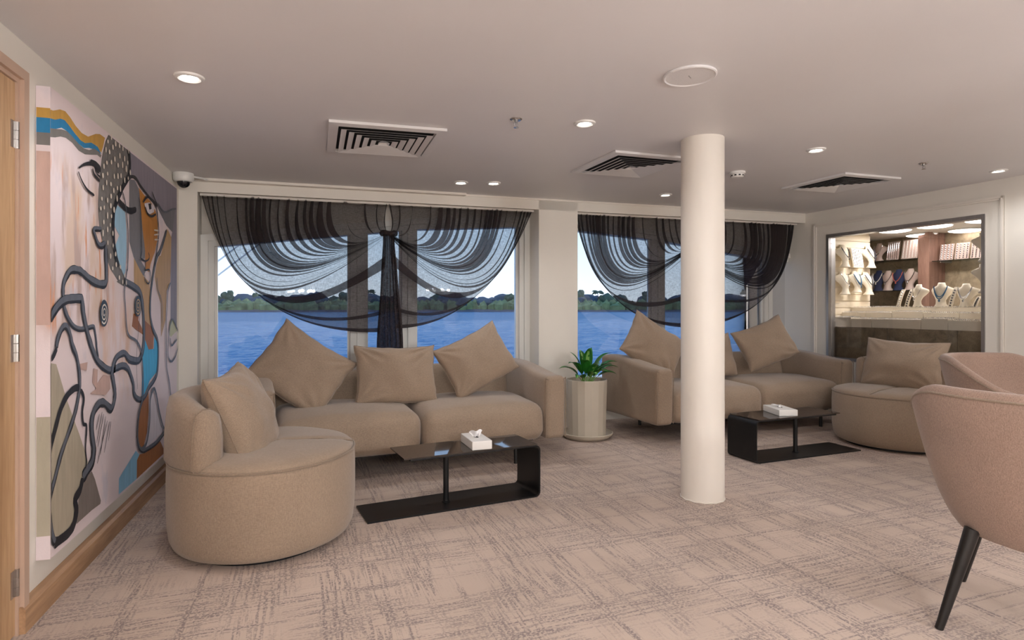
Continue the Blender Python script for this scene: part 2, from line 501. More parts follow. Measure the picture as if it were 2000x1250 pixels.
# pelmet over both windows
pz0, pz1 = 2.141, 2.245
mb.prism([(-.02, pz0), (6.672, pz1), (6.672, capz(6.672)), (-.02, capz(-.02))], 0.0, .045, BP)
struct(mb, 'wall_back', M_wall)
mb = MB()                                                    # thin batten where ceiling and pelmet meet
mb.prism([(.0, capz(0) - .03), (2.35, capz(2.35) - .03), (2.35, capz(2.35) - .008), (.0, capz(0) - .008)], -.07, .0, BP)
struct(mb, 'trim_1', M_trim)
mb = MB()
mb.prism([(.0, capz(0) - .026), (6.66, capz(6.66) - .026), (6.66, capz(6.66) - .01), (.0, capz(0) - .01)], -.012, .0, BP)
struct(mb, 'trim_2', M_trim)

# right wall with the opening of the jewellery window
O0, O1, OZ0, OZ1 = .30, 1.95, .62, 2.07
mb = MB()
mb.box(-.6, 0, 0, O0, .1, 2.42, GM); mb.box(O1, 0, 0, 10.2, .1, 2.42, GM)
mb.box(O0, 0, OZ1, O1, .1, 2.42, GM); mb.box(O0, 0, 0, O1, .1, OZ0, GM)
struct(mb, 'wall_right', M_wall)
def strip(mb, s0, z0, s1, z1, w, t, M):
    """raised picture-frame moulding round a rectangle"""
    for k, (ww, tt) in enumerate(((w, t * .55), (w * .55, t))):
        mb.box(s0, -tt, z0, s0 + ww, 0, z1, M); mb.box(s1 - ww, -tt, z0, s1, 0, z1, M)
        mb.box(s0, -tt, z1 - ww, s1, 0, z1, M); mb.box(s0, -tt, z0, s1, 0, z0 + ww, M)
mb = MB(); strip(mb, .125, .3, 2.10, 2.21, .035, .022, GM); struct(mb, 'trim_3', M_trim)
# steel frame and pane of the shop window
win = empty('window_3', G(0, 0, 0)); win['kind'] = 'structure'
def wpart(mb, name, mat, parent):
    o = mb.build(name, mat, None); o.parent = parent
    o.matrix_parent_inverse = Matrix.Translation(-Vector(parent.location)); return o
for a in ((O0, OZ0, O0 + .03, OZ1), (O1 - .03, OZ0, O1, OZ1), (O0 + .03, OZ1 - .035, O1 - .03, OZ1), (O0 + .03, OZ0, O1 - .03, OZ0 + .03)):
    mb = MB(); mb.box(a[0], -.012, a[1], a[2], .10, a[3], GM); wpart(mb, 'frame_bar', M_steel, win)
mb = MB(); mb.box(O0 + .03, .03, OZ0 + .03, O1 - .03, .036, OZ1 - .035, GM); wpart(mb, 'pane', M_shopglass, win)

# skirting on the left wall
mb = MB()
mb.prism([(WL + .001, 0), (WL + .040, 0), (WL + .040, .088), (WL + .028, .100), (WL + .001, .100)], 2.645, 5.16, lambda a, b, h: (a, h, b))
struct(mb, 'baseboard_left', M_base)
mb = MB(); mb.box(2.1, -.03, 0, 10, 0, .10, GM); struct(mb, 'baseboard_right', M_base)

# ------------------------------------------------------------------ door on the left
door = empty('door_1', (WL, 2.2, 0)); door['kind'] = 'structure'
DT = -Vector((WL, 2.2, 0))
def dpart(mb, name, mat, parent=None, smooth=False):
    o = mb.build(name, mat, None, smooth); o.parent = parent or door
    if parent is None: o.matrix_parent_inverse = Matrix.Translation(DT)
    return o
mb = MB()
for k, (w, t) in enumerate(((.055, .020), (.038, .034))):
    mb.box(WL, 2.69 - w, 0, WL + t, 2.69, 2.112); mb.box(WL, 1.52, 0, WL + t, 1.52 + w, 2.112)
    mb.box(WL, 1.52 + w, 2.112 - w, WL + t, 2.69 - w, 2.112)
dpart(mb, 'door_frame', M_doorframe)
mb = MB(); mb.box(WL, 1.578, .008, WL + .012, 2.6335, 2.055)
leaf = dpart(mb, 'door_leaf', M_oak)
for z in (1.86, 1.07, .20):
    mb = MB(); mb.lathe([(.009, -.05), (.009, -.018), (.0075, -.017), (.009, -.016), (.009, .016), (.0075, .017), (.009, .018), (.009, .05)], 10, Matrix.Translation((WL + .016, 2.637, z)))
    mb.box(WL + .010, 2.600, z - .05, WL + .0145, 2.633, z + .05)
    dpart(mb, 'hinge', M_chrome)
mb = MB()
mb.lathe([(.026, 0), (.026, .008)], 16, Matrix.Translation((WL + .012, 1.72, 1.0)) @ Matrix.Rotation(R(90), 4, 'Y'))
mb.tube([(WL + .02, 1.72, 1.0), (WL + .06, 1.72, 1.0), (WL + .065, 1.75, 1.0), (WL + .065, 1.84, 1.0)], .009)
dpart(mb, 'door_handle', M_chrome)

# ------------------------------------------------------------------ the two river windows
def window(name, u0, u1, top, bars, T):
    w = empty(name, B(u0, .3, 0)); w['kind'] = 'structure'
    def zt(u):
        for (a, za), (b, zb) in zip(top, top[1:]):
            if a <= u <= b: return za + (zb - za) * (u - a) / (b - a)
        return top[0][1] if u < top[0][0] else top[-1][1]
    sill = MB(); sill.box(u0, .24, .43, u1, .46, .47, BM); wpart(sill, 'sill', M_frame, w)
    # outer casing: two steps
    for (off, wd, va, vb) in ((0, .055, .225, .40), (.05, .05, .255, .40)):
        for s0, s1 in ((u0 + off, u0 + off + wd), (u1 - off - wd, u1 - off)):
            m = MB(); zz = zt((s0 + s1) / 2) + .095 - off * .95
            m.prism([(s0, .47), (s1, .47), (s1, zt(s1) + .095 - off), (s0, zt(s0) + .095 - off)], va, vb, BP); wpart(m, 'jamb', M_frame, w)
        m = MB()
        ks = [u0 + off + wd] + [t[0] for t in top if u0 + off + wd < t[0] < u1 - off - wd] + [u1 - off - wd]
        m.prism([(k, zt(k) + .095 - off - wd) for k in ks] + [(k, zt(k) + .095 - off) for k in reversed(ks)], va, vb, BP)
        wpart(m, 'header', M_frame, w)
    ends = [u0 + .10] + [x for b in bars for x in b] + [u1 - .10]
    for b in bars:
        m = MB(); m.prism([(b[0], .47), (b[1], .47), (b[1], zt(b[1])), (b[0], zt(b[0]))], .27, .36, BP)
        m.prism([((b[0] + b[1]) / 2 - .012, .47), ((b[0] + b[1]) / 2 + .012, .47), ((b[0] + b[1]) / 2 + .012, zt(b[1]) - .02), ((b[0] + b[1]) / 2 - .012, zt(b[0]) - .02)], .255, .27, BP)
        wpart(m, 'mullion', M_frame, w)
    for a, b in zip(ends[::2], ends[1::2]):
        ks = [a] + [t[0] for t in top if a + .01 < t[0] < b - .01] + [b]
        m = MB(); m.prism([(a, .47), (b, .47)] + [(k, zt(k)) for k in reversed(ks)], .31, .316, BP); wpart(m, 'glass_pane', M_glass, w)
        for s0, s1 in ((a, a + .022), (b - .022, b)):
            m = MB(); m.prism([(s0, .47), (s1, .47), (s1, zt(s1)), (s0, zt(s0))], .30, .33, BP); wpart(m, 'sash', M_frame, w)
    return w
window('window_1', .13, 3.12, [(.13, 1.735), (.25, 1.745), (1.33, 1.891), (1.47, 1.907), (1.82, 1.955), (1.95, 1.972), (3.0, 2.048), (3.12, 2.05)], [(1.345, 1.485), (1.82, 1.95)], T1)
window('window_2', 3.552, 6.86, [(3.552, 2.05), (3.756, 2.045), (4.64, 1.994), (4.81, 1.984), (5.7, 1.881), (6.3, 1.82), (6.86, 1.79)], [(4.64, 4.82), (5.42, 5.60), (6.30, 6.43)], T2)

# ------------------------------------------------------------------ river, far bank, trees
WZ = -1.6
def far(u, v, z): return B(u, v, z)
mb = MB(); mb.box(-900, 1.2, WZ - .5, 1100, 1500, WZ, BM)
mb.f.pop(1)                                                   # the top is replaced by a rippled sheet
vr = [1.2]
while vr[-1] < 160: vr.append(vr[-1] * 1.0118 + .012)
vr += [220, 320, 500, 900, 1500]
NCW = 300; base_i = len(mb.v)
def wave(x, y):
    n3 = noise.noise
    return .17 * n3(Vector((x * .30, y * .62, 0))) + .09 * n3(Vector((x * .8 + 9, y * 1.7, 3))) + .035 * n3(Vector((x * 2.2, y * 4.4, 7)))
for v_ in vr:
    half = 14 + v_ * 1.9
    for i in range(NCW + 1):
        u_ = 2.5 + half * (-1 + 2 * i / NCW) * (.55 + .45 * abs(-1 + 2 * i / NCW))
        fade = 1 - sstep(60, 170, v_)
        mb.v.append(B(u_, v_, WZ + (wave(u_, v_) * fade if fade > 0 else 0)))
for j in range(len(vr) - 1):
    for i in range(NCW):
        a = base_i + j * (NCW + 1) + i; mb.f.append((a, a + 1, a + NCW + 2, a + NCW + 1)); mb.m.append(0)
o = mb.build('river', M_water); o.data.polygons.foreach_set('use_smooth', [len(p.vertices) == 4 and i > 5 for i, p in enumerate(o.data.polygons)]); tag(o, 'wide blue rippled river outside the windows', 'river')
bank_line = [(-700, 430), (-300, 420), (-120, 400), (-20, 400), (60, 380), (140, 360), (230, 330), (330, 300), (450, 300), (700, 330), (900, 380)]
bl = catmull(bank_line, 8)
def strip_mesh(name, mat, prof, jit, seed):
    rr = random.Random(seed); vs = []; fs = []
    n = len(prof)
    for (a, b) in bl:
        for j, (dv, z) in enumerate(prof):
            k = noise.noise(Vector((a * .06 + seed, j * 3.1, 0)))
            vs.append(far(a, b + dv + k * 3, WZ + max(0, z + (jit * z * k if j else 0))))
    for i in range(len(bl) - 1):
        for j in range(n - 1):
            fs.append((i * n + j, (i + 1) * n + j, (i + 1) * n + j + 1, i * n + j + 1))
    return mesh_obj(name, vs, fs, mat, None, True)
o = strip_mesh('riverbank', M_mud, [(0, -.3), (2, 1.0), (8, 1.6), (30, 2.4), (90, 4), (300, 4)], .5, 3); tag(o, 'low grey brown far riverbank along the water', 'riverbank')
# reeds: ragged clumps nobody could count
rr = random.Random(5); mb = MB()
for (a, b), (a2, b2) in zip(bl, bl[1:]):
    L_ = math.hypot(a2 - a, b2 - b); k = int(L_ / 1.0)
    for i in range(k):
        t = rr.random(); cx_, cy_ = a + (a2 - a) * t, b + (b2 - b) * t + 6 + rr.random() * 14
        h = 3.0 + rr.random() * 5.0; r = 1.6 + rr.random() * 2.2
        base = far(cx_, cy_, WZ + 1.2)
        pts = [base + Vector((math.cos(q * 1.2566 + t) * r, math.sin(q * 1.2566 + t) * r, 0)) for q in range(5)]
        mid = [base + Vector((math.cos(q * 1.2566 + t) * r * 1.15, math.sin(q * 1.2566 + t) * r, h * (.5 + .25 * rr.random()))) for q in range(5)]
        mb.add(pts + mid + [base + Vector((rr.uniform(-.4, .4) * r, 0, h))],
               [(q, (q + 1) % 5, 5 + (q + 1) % 5, 5 + q) for q in range(5)] + [(5 + q, 5 + (q + 1) % 5, 10) for q in range(5)])
o = mb.build('bank_reeds', M_reed); tag(o, 'green reeds and scrub growing along the far bank', 'reeds', kind='stuff')

def crown_mesh(seed, kind):
    rr = random.Random(seed); bm = bmesh.new()
    blobs = {'round': [(0, 0, .62, .42)] + [(rr.uniform(-.32, .32), rr.uniform(-.3, .3), rr.uniform(.42, .86), rr.uniform(.18, .28)) for _ in range(9)],
             'tall': [(rr.uniform(-.16, .16), rr.uniform(-.14, .14), .25 + .085 * i, rr.uniform(.13, .24)) for i in range(8)],
             'bush': [(rr.uniform(-.6, .6), rr.uniform(-.3, .3), rr.uniform(.2, .55), rr.uniform(.25, .38)) for _ in range(9)]}[kind]
    for x, y, z, r in blobs:
        bmesh.ops.create_icosphere(bm, subdivisions=2, radius=r, matrix=Matrix.Translation((x, y, z)))
    for v in bm.verts:
        k = noise.noise(v.co * 9 + Vector((seed, 0, 0))) * .09 + noise.noise(v.co * 23) * .05
        v.co += v.co.normalized() * k
    me = bpy.data.meshes.new('crown'); bm.to_mesh(me); bm.free()
    return me
def palm_mesh(seed):
    rr = random.Random(seed); mb = MB()
    for i in range(16):
        a = i * 2.4; up = rr.uniform(-.1, .5)
        pts = [(0, 0, .85)]
        for t in (.33, .66, 1): pts.append((math.cos(a) * .32 * t, math.sin(a) * .32 * t, .85 + .32 * (up * t - .5 * t * t + .15 * t)))
        w = [.02, .05, .04, .004]
        mb.tube(pts, w, 4)
    me = bpy.data.meshes.new('crown'); me.from_pydata([tuple(v) for v in mb.v], [], mb.f); me.update()
    return me
crowns = {'round': [crown_mesh(i, 'round') for i in (1, 2, 3)], 'tall': [crown_mesh(i, 'tall') for i in (4, 5)], 'bush': [crown_mesh(i, 'bush') for i in (6, 7)], 'palm': [palm_mesh(8)]}
for k, ms in crowns.items():
    for m in ms: m.materials.append(M_tree2 if k == 'bush' else M_tree)
tm = MB(); tm.tube([(0, 0, -.05), (.01, 0, .3), (0, .01, .85)], [.03, .022, .01], 6)
trunk_me = bpy.data.meshes.new('trunk'); trunk_me.from_pydata([tuple(v) for v in tm.v], [], tm.f); trunk_me.materials.append(M_trunk)
TREE_TEXT = {'round': ('round crowned green tree standing on the far riverbank', 'round crowned trees on the far bank'),
             'tall': ('slender dark tree rising above the far bank scrub', 'slender trees on the far bank'),
             'bush': ('broad bush in haze-tinted blue filling the treeline of the far bank', 'bushes on the far bank'),
             'palm': ('palm with spreading fronds on the far bank skyline', 'palms on the far bank')}
def tree(u, v, h, kind, k, sx=1.0, label=None, grp=True):
    p = far(u, v, WZ + 1.6)
    t = empty({'round': 'tree', 'tall': 'slender_tree', 'bush': 'bush', 'palm': 'palm_tree'}[kind], p, 0, label or TREE_TEXT[kind][0], 'bush' if kind == 'bush' else 'tree', TREE_TEXT[kind][1] if grp else None)
    t.scale = (h * sx, h * sx, h); t.rotation_euler = (0, 0, k * 1.7)
    link(bpy.data.objects.new('crown', crowns[kind][k % len(crowns[kind])]), t)
    if kind != 'bush': link(bpy.data.objects.new('trunk', trunk_me), t)
    return t
def bank_v(u):
    for (a, b), (a2, b2) in zip(bl, bl[1:]):
        if a <= u <= a2: return b + (b2 - b) * (u - a) / (a2 - a)
    return 400
rr = random.Random(21); k = 0
u = -85.0
while u < 345:
    kind = rr.choice(['round', 'bush', 'bush', 'round', 'tall', 'bush'])
    h = {'round': rr.uniform(8, 13), 'tall': rr.uniform(11, 16), 'bush': rr.uniform(10, 14)}[kind]
    tree(u, bank_v(u) + rr.uniform(22, 50), h, kind, k, 1.5 if kind == 'bush' else 1.05); k += 1
    u += rr.uniform(6.5, 11)
for u in (52, 61, 196, 214, 330): tree(u, bank_v(u) + 24, rr.uniform(13, 15), 'palm', k); k += 1
tree(-92, 395, 34, 'round', 1, 1.25, 'very tall spreading tree behind the left window, highest on the bank', False)
# steel mooring cables slanting past the left window
for i, ((ua, za), (ub, zb)) in enumerate((((-.55, .95), (1.35, 2.60)), ((-.55, 1.10), (1.2, 2.62)), ((-.55, 1.55), (.75, 2.62)))):
    mb = MB(); k0, k1 = (WZ - .05 - za) / (zb - za), (3.4 - za) / (zb - za); mb.tube([B(ua + (ub - ua) * k0, 1.6, WZ - .05), B(ua + (ub - ua) * k1, 1.6, 3.4)], .008, 6)
    o = mb.build('mooring_cable', M_rope, None, True)
    tag(o, ('lowest', 'middle', 'uppermost')[i] + ' of three pale cables slanting up outside the left window', 'cable', 'cables outside the left window')

# ------------------------------------------------------------------ curtains
def drape_side(name, parent, u0, uc, ctrl, zend, N, seed, inv):
    """one swagged half: rail at the top, swept to the tie at the centre"""
    rr = random.Random(seed)
    ph = rr.random() * 6
    def zr(u): return 2.139 + (2.243 - 2.139) * u / 6.67 - .004
    sgn = 1 if uc > u0 else -1
    def raw(a, b):
        a = a ** 1.2
        S = Vector((u0 + (uc + sgn * .012 - u0) * a ** 1.25, 0)); S.y = zr(S.x)
        t = sstep(0, .10, a)
        E = Vector((uc - sgn * (.075 - .066 * t), zend + (1.872 - zend) * t + .03 * a))
        # height and place of the belly of each fold, from the swept hem up to the rail
        m0 = Vector((.25 * u0 + .5 * ctrl[0] + .25 * (uc - sgn * .075), .25 * zr(u0) + .5 * ctrl[1] + .25 * zend))
        m1 = Vector((.35 * S.x + .65 * E.x, .35 * S.y + .65 * E.y - .02))
        m = m0 + Vector(((m1.x - m0.x) * sstep(0, 1.1, a), (m1.y - m0.y) * a ** .80))
        Cc = (m - S * .25 - E * .25) * 2
        return S * (1 - b) ** 2 + Cc * 2 * b * (1 - b) + E * b * b
    NA, NB = 700, 40
    vs = []; fs = []
    for i in range(NA + 1):
        a = i / NA
        w = a + .030 * math.sin(a * 9 + ph) + .014 * math.sin(a * 23 + ph * 2)
        for j in range(NB + 1):
            b = j / NB
            p = 2 * math.pi * N * w + .9 * math.sin(b * 2.5 + ph)
            K = (2.75 + .55 * math.sin(a * 17 + ph) + .55 * math.sin(a * 41 + 2 * ph) - .9 * sstep(.55, 1, a)) * (.62 + .45 * math.sin(math.pi * min(1, b * 1.1 + .05))) * sstep(0, .05, a)
            ae = a + (K * math.sin(p) + .45 * math.sin(2.6 * p + 4 * b + ph)) / (2 * math.pi * N)
            ae = max(0, min(1, ae))
            q = raw(ae, b)
            amp = (.028 + .010 * math.sin(a * 31 + ph)) * (1 - .45 * b) * sstep(0, .05, a)
            v = .105 + inv * .0 - .03 * math.sin(math.pi * b) + amp * math.cos(p) - .02 * b
            vs.append(B(q.x, v, q.y))
    n = NB + 1
    for i in range(NA):
        for j in range(NB):
            fs.append((i * n + j, (i + 1) * n + j, (i + 1) * n + j + 1, i * n + j + 1))
    o = mesh_obj(name, vs, fs, M_sheer, parent, True)
    # double-turned hem along the swept edge
    hv = []; hf = []; w_ = .026
    for lay in (0, 1):
        for j in range(NB + 1):
            b = j / NB
            for a in (0, w_ * .5, w_):
                q = raw(a, b); v = .105 - .03 * math.sin(math.pi * b) - .02 * b + (.004 if lay else -.004)
                hv.append(B(q.x, v, q.y))
    for lay in (0, 1):
        o_ = lay * (NB + 1) * 3
        for j in range(NB):
            for c in (0, 1): hf.append((o_ + j * 3 + c, o_ + (j + 1) * 3 + c, o_ + (j + 1) * 3 + c + 1, o_ + j * 3 + c + 1))
    mesh_obj('hem', hv, hf, M_sheer, o, True)
    return o
def drape_tail(parent, uc, ztop, zbot, seed):
    rr = random.Random(seed); NT, NZ = 200, 24; vs = []; fs = []
    for lay in range(2):
        for j in range(NZ + 1):
            t = j / NZ; z = ztop + (zbot - ztop) * t
            wd = .10 + .05 * sstep(0, .4, t) + .09 * sstep(.3, 1, t)
            for i in range(NT + 1):
                x = i / NT; p = 2 * math.pi * (5 + lay) * x + lay + .5 * math.sin(3 * t + lay)
                xe = x + 1.5 * math.sin(p) / (2 * math.pi * 5)
                zz = z - (.02 * math.cos(p) * t + (.03 * x if lay else 0) * t)
                bow = .035 * math.sin(math.pi * x)
                vs.append(B(uc + wd * (xe - .5) + .012 * t, .045 + lay * .03 - bow + .013 * math.cos(p), zz))
    n = NT + 1
    for lay in range(2):
        o_ = lay * n * (NZ + 1)
        for j in range(NZ):
            for i in range(NT):
                fs.append((o_ + j * n + i, o_ + j * n + i + 1, o_ + (j + 1) * n + i + 1, o_ + (j + 1) * n + i))
    mesh_obj('tail', vs, fs, M_gather, parent, True)
    mb = MB()
    pts = [B(uc + .062 * math.cos(a), .05 - .05 * math.sin(a), ztop + .005 + .006 * math.sin(3 * a)) for a in [i * math.pi / 8 for i in range(16)]]
    mb.tube(pts, .022, 8, True)
    mb.build('tie_band', M_gather, parent, True)
def rail(parent, ua, ub):
    mb = MB(); mb.prism([(ua, 2.139 + .0156 * ua - .012), (ub, 2.139 + .0156 * ub - .012), (ub, 2.139 + .0156 * ub + .03), (ua, 2.139 + .0156 * ua + .03)], .075, .13, BP)
    mb.build('curtain_rail', M_trim, parent)
cur = empty('curtain', (0, 0, 0), 0, 'grey brown sheer curtain on the left window, tied in the middle by a gathered tail', 'curtain', 'swagged sheer curtains')
drape_side('drape', cur, .150, 1.655, (.40, .985), 1.0, 23, 3, 1); drape_side('drape', cur, 3.09, 1.655, (2.56, 1.045), 1.03, 22, 8, 1)
drape_tail(cur, 1.655, 1.885, .86, 2); rail(cur, .14, 3.10)
cur = empty('curtain', (0, 0, 0), 0, 'grey brown sheer curtain on the right window, its middle hidden by the round column', 'curtain', 'swagged sheer curtains')
drape_side('drape', cur, 3.575, 5.02, (3.80, 1.05), 1.0, 22, 12, 1); drape_side('drape', cur, 6.60, 5.02, (6.36, 1.09), 1.0, 22, 17, 1)
drape_tail(cur, 5.02, 1.885, .86, 4); rail(cur, 3.565, 6.62)
def recentre(root, loc):
    """move an Empty to its thing's base without moving the parts"""
    root.location = loc
    for ch in root.children: ch.matrix_parent_inverse = Matrix.Translation(-Vector(loc))
for o in [o for o in C.objects if o.name.startswith('curtain') and o.type == 'EMPTY']:
    recentre(o, B(1.655, .05, .86) if 'on the left window' in o['label'] else B(5.02, .05, .86))

# ------------------------------------------------------------------ column
col = empty('column', (2.306, 3.25, 0), 0, 'round off-white structural column in front of the right-hand sofa', 'column')
mb = MB(); mb.lathe([(.135, 0), (.135, .004), (.135, .62), (.1346, .63), (.1346, 2.33)], 64); mb.build('shaft', M_trim, col, True)
mb = MB(); mb.tube([(.1365 * math.cos(a * math.pi / 24), .1365 * math.sin(a * math.pi / 24), .005 + .003 * math.sin(a * 1.7)) for a in range(48)], .0035, 6, True); mb.build('base_bead', M_trim, col, True)

# ------------------------------------------------------------------ sofas
def sofa(name, loc, rz, W, label):
    s = empty(name, loc, R(rz), label, 'sofa')
    AW, D = .185, .95
    sw = (W - 2 * AW) / 2
    def seat_fn(side, sd):
        def fn(p):
            fx = max(0, 1 - (p.x / (sw / 2)) ** 2); fy = max(0, 1 - (p.y / .42) ** 2)
            if p.z > 0: p.z += .042 * (fx ** .6) * (fy ** .6) - .012 * sstep(.1, -.42, p.y)
            if p.y < -.2:
                p.y -= .035 * max(0, 1 - ((p.z + .02) / .16) ** 2) * (fx ** .35)
            n_ = noise.noise(Vector((p.x * 3.2 + sd * 7, p.y * 3, p.z * 5))); m_ = noise.noise(Vector((p.x * 9 + sd, p.y * 7, p.z * 9)))
            if p.z > -.08:
                p.z += .010 * n_ + .004 * m_; p.y += .008 * m_ + .006 * n_
            # a few pulled creases near the top front corner
            cr = math.exp(-((p.x - side * .26) / .10) ** 2) * math.sin((p.x * 1.0 + p.z * 1.6) * 70) * sstep(-.30, -.42, p.y)
            p.y += .004 * cr
            return p
        return fn
    for k, sd in ((-1, 1), (1, 2)):
        softbox('seat_cushion', sw - .006, .80, .295, .085, M_fab, s, (16, 12, 6), seat_fn(k, sd), (W / 2 + k * sw / 2, .40, .318))
    def back_fn(p):
        p.y += .05 * (p.z / .25)
        p.z += .008 * math.sin(p.x * 5) * (1 if p.z > 0 else 0)
        p.y -= .012 * max(0, 1 - (p.x / (W / 2)) ** 2)
        return p
    softbox('backrest', W - 2 * AW + .02, .19, .52, .075, M_fab, s, (14, 4, 6), back_fn, (W / 2, .82, .46))
    for k in (-1, 1):
        def arm_fn(p):
            if p.z > -.05:
                p.z += (.07 * sstep(-.46, .25, p.y)) * sstep(-.05, .2, p.z)
            b = max(0, 1 - (p.y / .47) ** 2) * max(0, 1 - (p.z / .27) ** 2)
            if p.x * k < 0: p.x -= k * .012 * b
            p.x += .005 * noise.noise(Vector((p.y * 5, p.z * 5, k)))
            p.z += .004 * noise.noise(Vector((p.y * 6 + k, p.x * 6, p.z * 4)))
            return p
        arm = softbox('arm', AW, D, .505, .045, M_fab, s, (4, 12, 8), arm_fn, (W / 2 + k * (W / 2 - AW / 2), D / 2, .4225))
        mb = MB(); y0 = .004
        loop = [(-.07, .03), (.07, .03), (.088, .05), (.088, .455), (.07, .478), (-.07, .478), (-.088, .455), (-.088, .05)]
        mb.tube([Vector((W / 2 + k * (W / 2 - AW / 2) + a, .010, .17 + b_)) for a, b_ in catmull(loop, 4, True)], .0035, 6, True)
        mb.build('piping', M_pip, arm, True)
    mb = MB(); mb.box(.24, .12, .152, W - .24, .88, .18); mb.build('base_frame', M_black, s)
    for x in (.42, W - .42):
        for y in (.06, .86):
            mb = MB(); mb.lathe([(.017, 0), (.017, .004), (.0155, .008), (.0155, .156)], 16, Matrix.Translation((x, y, 0))); mb.build('leg', M_black, s, True)
    return s
sofa('sofa', (-.508, 4.120, 0), 6.5, 2.36, 'taupe two-seat sofa on black legs under the left window')
sofa('sofa', (2.773, 4.561, 0), 5.5, 2.50, 'taupe two-seat sofa under the right window, partly behind the column')

# ------------------------------------------------------------------ loose cushions
def pillow(loc, facing, lean, roll, w, h, t, seed, label, pinch=.065, wr=1.6, group='loose sofa cushions'):
    NX = 44; rr = random.Random(seed)
    o = empty('cushion', loc, 0, label, 'cushion', group)
    creases = [(rr.choice((-1, 1)), rr.choice((-1, 1)), rr.uniform(-.5, .5), rr.uniform(9, 15)) for _ in range(5)]
    vs = []; fs = []
    def pt(i, j, side):
        u = -1 + 2 * i / NX; v = -1 + 2 * j / NX
        u = math.sin(u * math.pi / 2) * .35 + u * .65; v = math.sin(v * math.pi / 2) * .35 + v * .65
        x = u * w / 2 * (1 - pinch * (1 - v * v)); y = v * h / 2 * (1 - pinch * 1.2 * (1 - u * u))
        q = (max(0, 1 - u * u)) * (max(0, 1 - v * v))
        z = t / 2 * 1.12 * (q ** .42)
        # corners stay flat, centre full
        wv = 0
        for cx_, cy_, off, fr in creases:
            ax, ay = u - cx_, v - cy_; d = math.hypot(ax, ay)
            ang = math.atan2(ay, ax)
            wv += math.sin(ang * fr + off * 6) * math.exp(-((d - .45) / .35) ** 2)
        z += wr * .006 * wv * (q ** .3)
        z += wr * .012 * noise.noise(Vector((u * 1.8 + seed, v * 1.8, side * .7))) * (q ** .3)
        y -= .02 * (1 - u * u) * (1 if v < 0 else .4)     # sags in the middle
        x += wr * .006 * noise.noise(Vector((v * 3, seed, 0))); y += wr * .006 * noise.noise(Vector((u * 3, 0, seed)))
        return Vector((x, y, side * z))
    idx = {}
    for side in (1, -1):
        for i in range(NX + 1):
            for j in range(NX + 1):
                edge = i in (0, NX) or j in (0, NX)
                key = (i, j, 0 if edge else side)
                if key not in idx: idx[key] = len(vs); vs.append(pt(i, j, side) if not edge else pt(i, j, 0))
    g = lambda i, j, s_: idx[(i, j, 0 if (i in (0, NX) or j in (0, NX)) else s_)]
    for side in (1, -1):
        for i in range(NX):
            for j in range(NX):
                q = (g(i, j, side), g(i + 1, j, side), g(i + 1, j + 1, side), g(i, j + 1, side))
                fs.append(q if side == 1 else q[::-1])
    M = Matrix.Rotation(R(facing), 4, 'Z') @ Matrix.Rotation(R(90 - lean), 4, 'X') @ Matrix.Rotation(R(roll), 4, 'Z')
    c = mesh_obj('cover', vs, fs, M_fab, o, True); c.matrix_local = M
    ring = [(i, 0) for i in range(NX)] + [(NX, j) for j in range(NX)] + [(i, NX) for i in range(NX, 0, -1)] + [(0, j) for j in range(NX, 0, -1)]
    mb = MB(); mb.tube([vs[idx[(i, j, 0)]] for i, j in ring], .0035, 5, True)
    p = mb.build('seam', M_pip, c, True)
    return o
pillow((-.175, 4.66, .765), 8, 20, -36, .63, .52, .17, 1, 'cushion tipped on one corner at the left end of the left sofa')
pillow((.52, 4.69, .70), 6, 18, -1, .64, .46, .18, 2, 'cushion standing level in the middle of the left sofa')
pillow((1.19, 4.79, .79), 4, 20, 25, .62, .46, .18, 3, 'cushion tilted up to the right beside the right arm of the left sofa')
pillow((3.08, 5.13, .845), 2, 18, -34, .62, .48, .18, 4, 'cushion tilted over the left arm of the right sofa, left of the column')
pillow((3.83, 5.27, .73), 5, 18, 0, .62, .46, .17, 5, 'cushion standing upright half hidden behind the column')
pillow((4.47, 5.20, .842), -20, 20, 22, .58, .46, .22, 6, 'plump cushion tilted in the right corner of the right sofa')

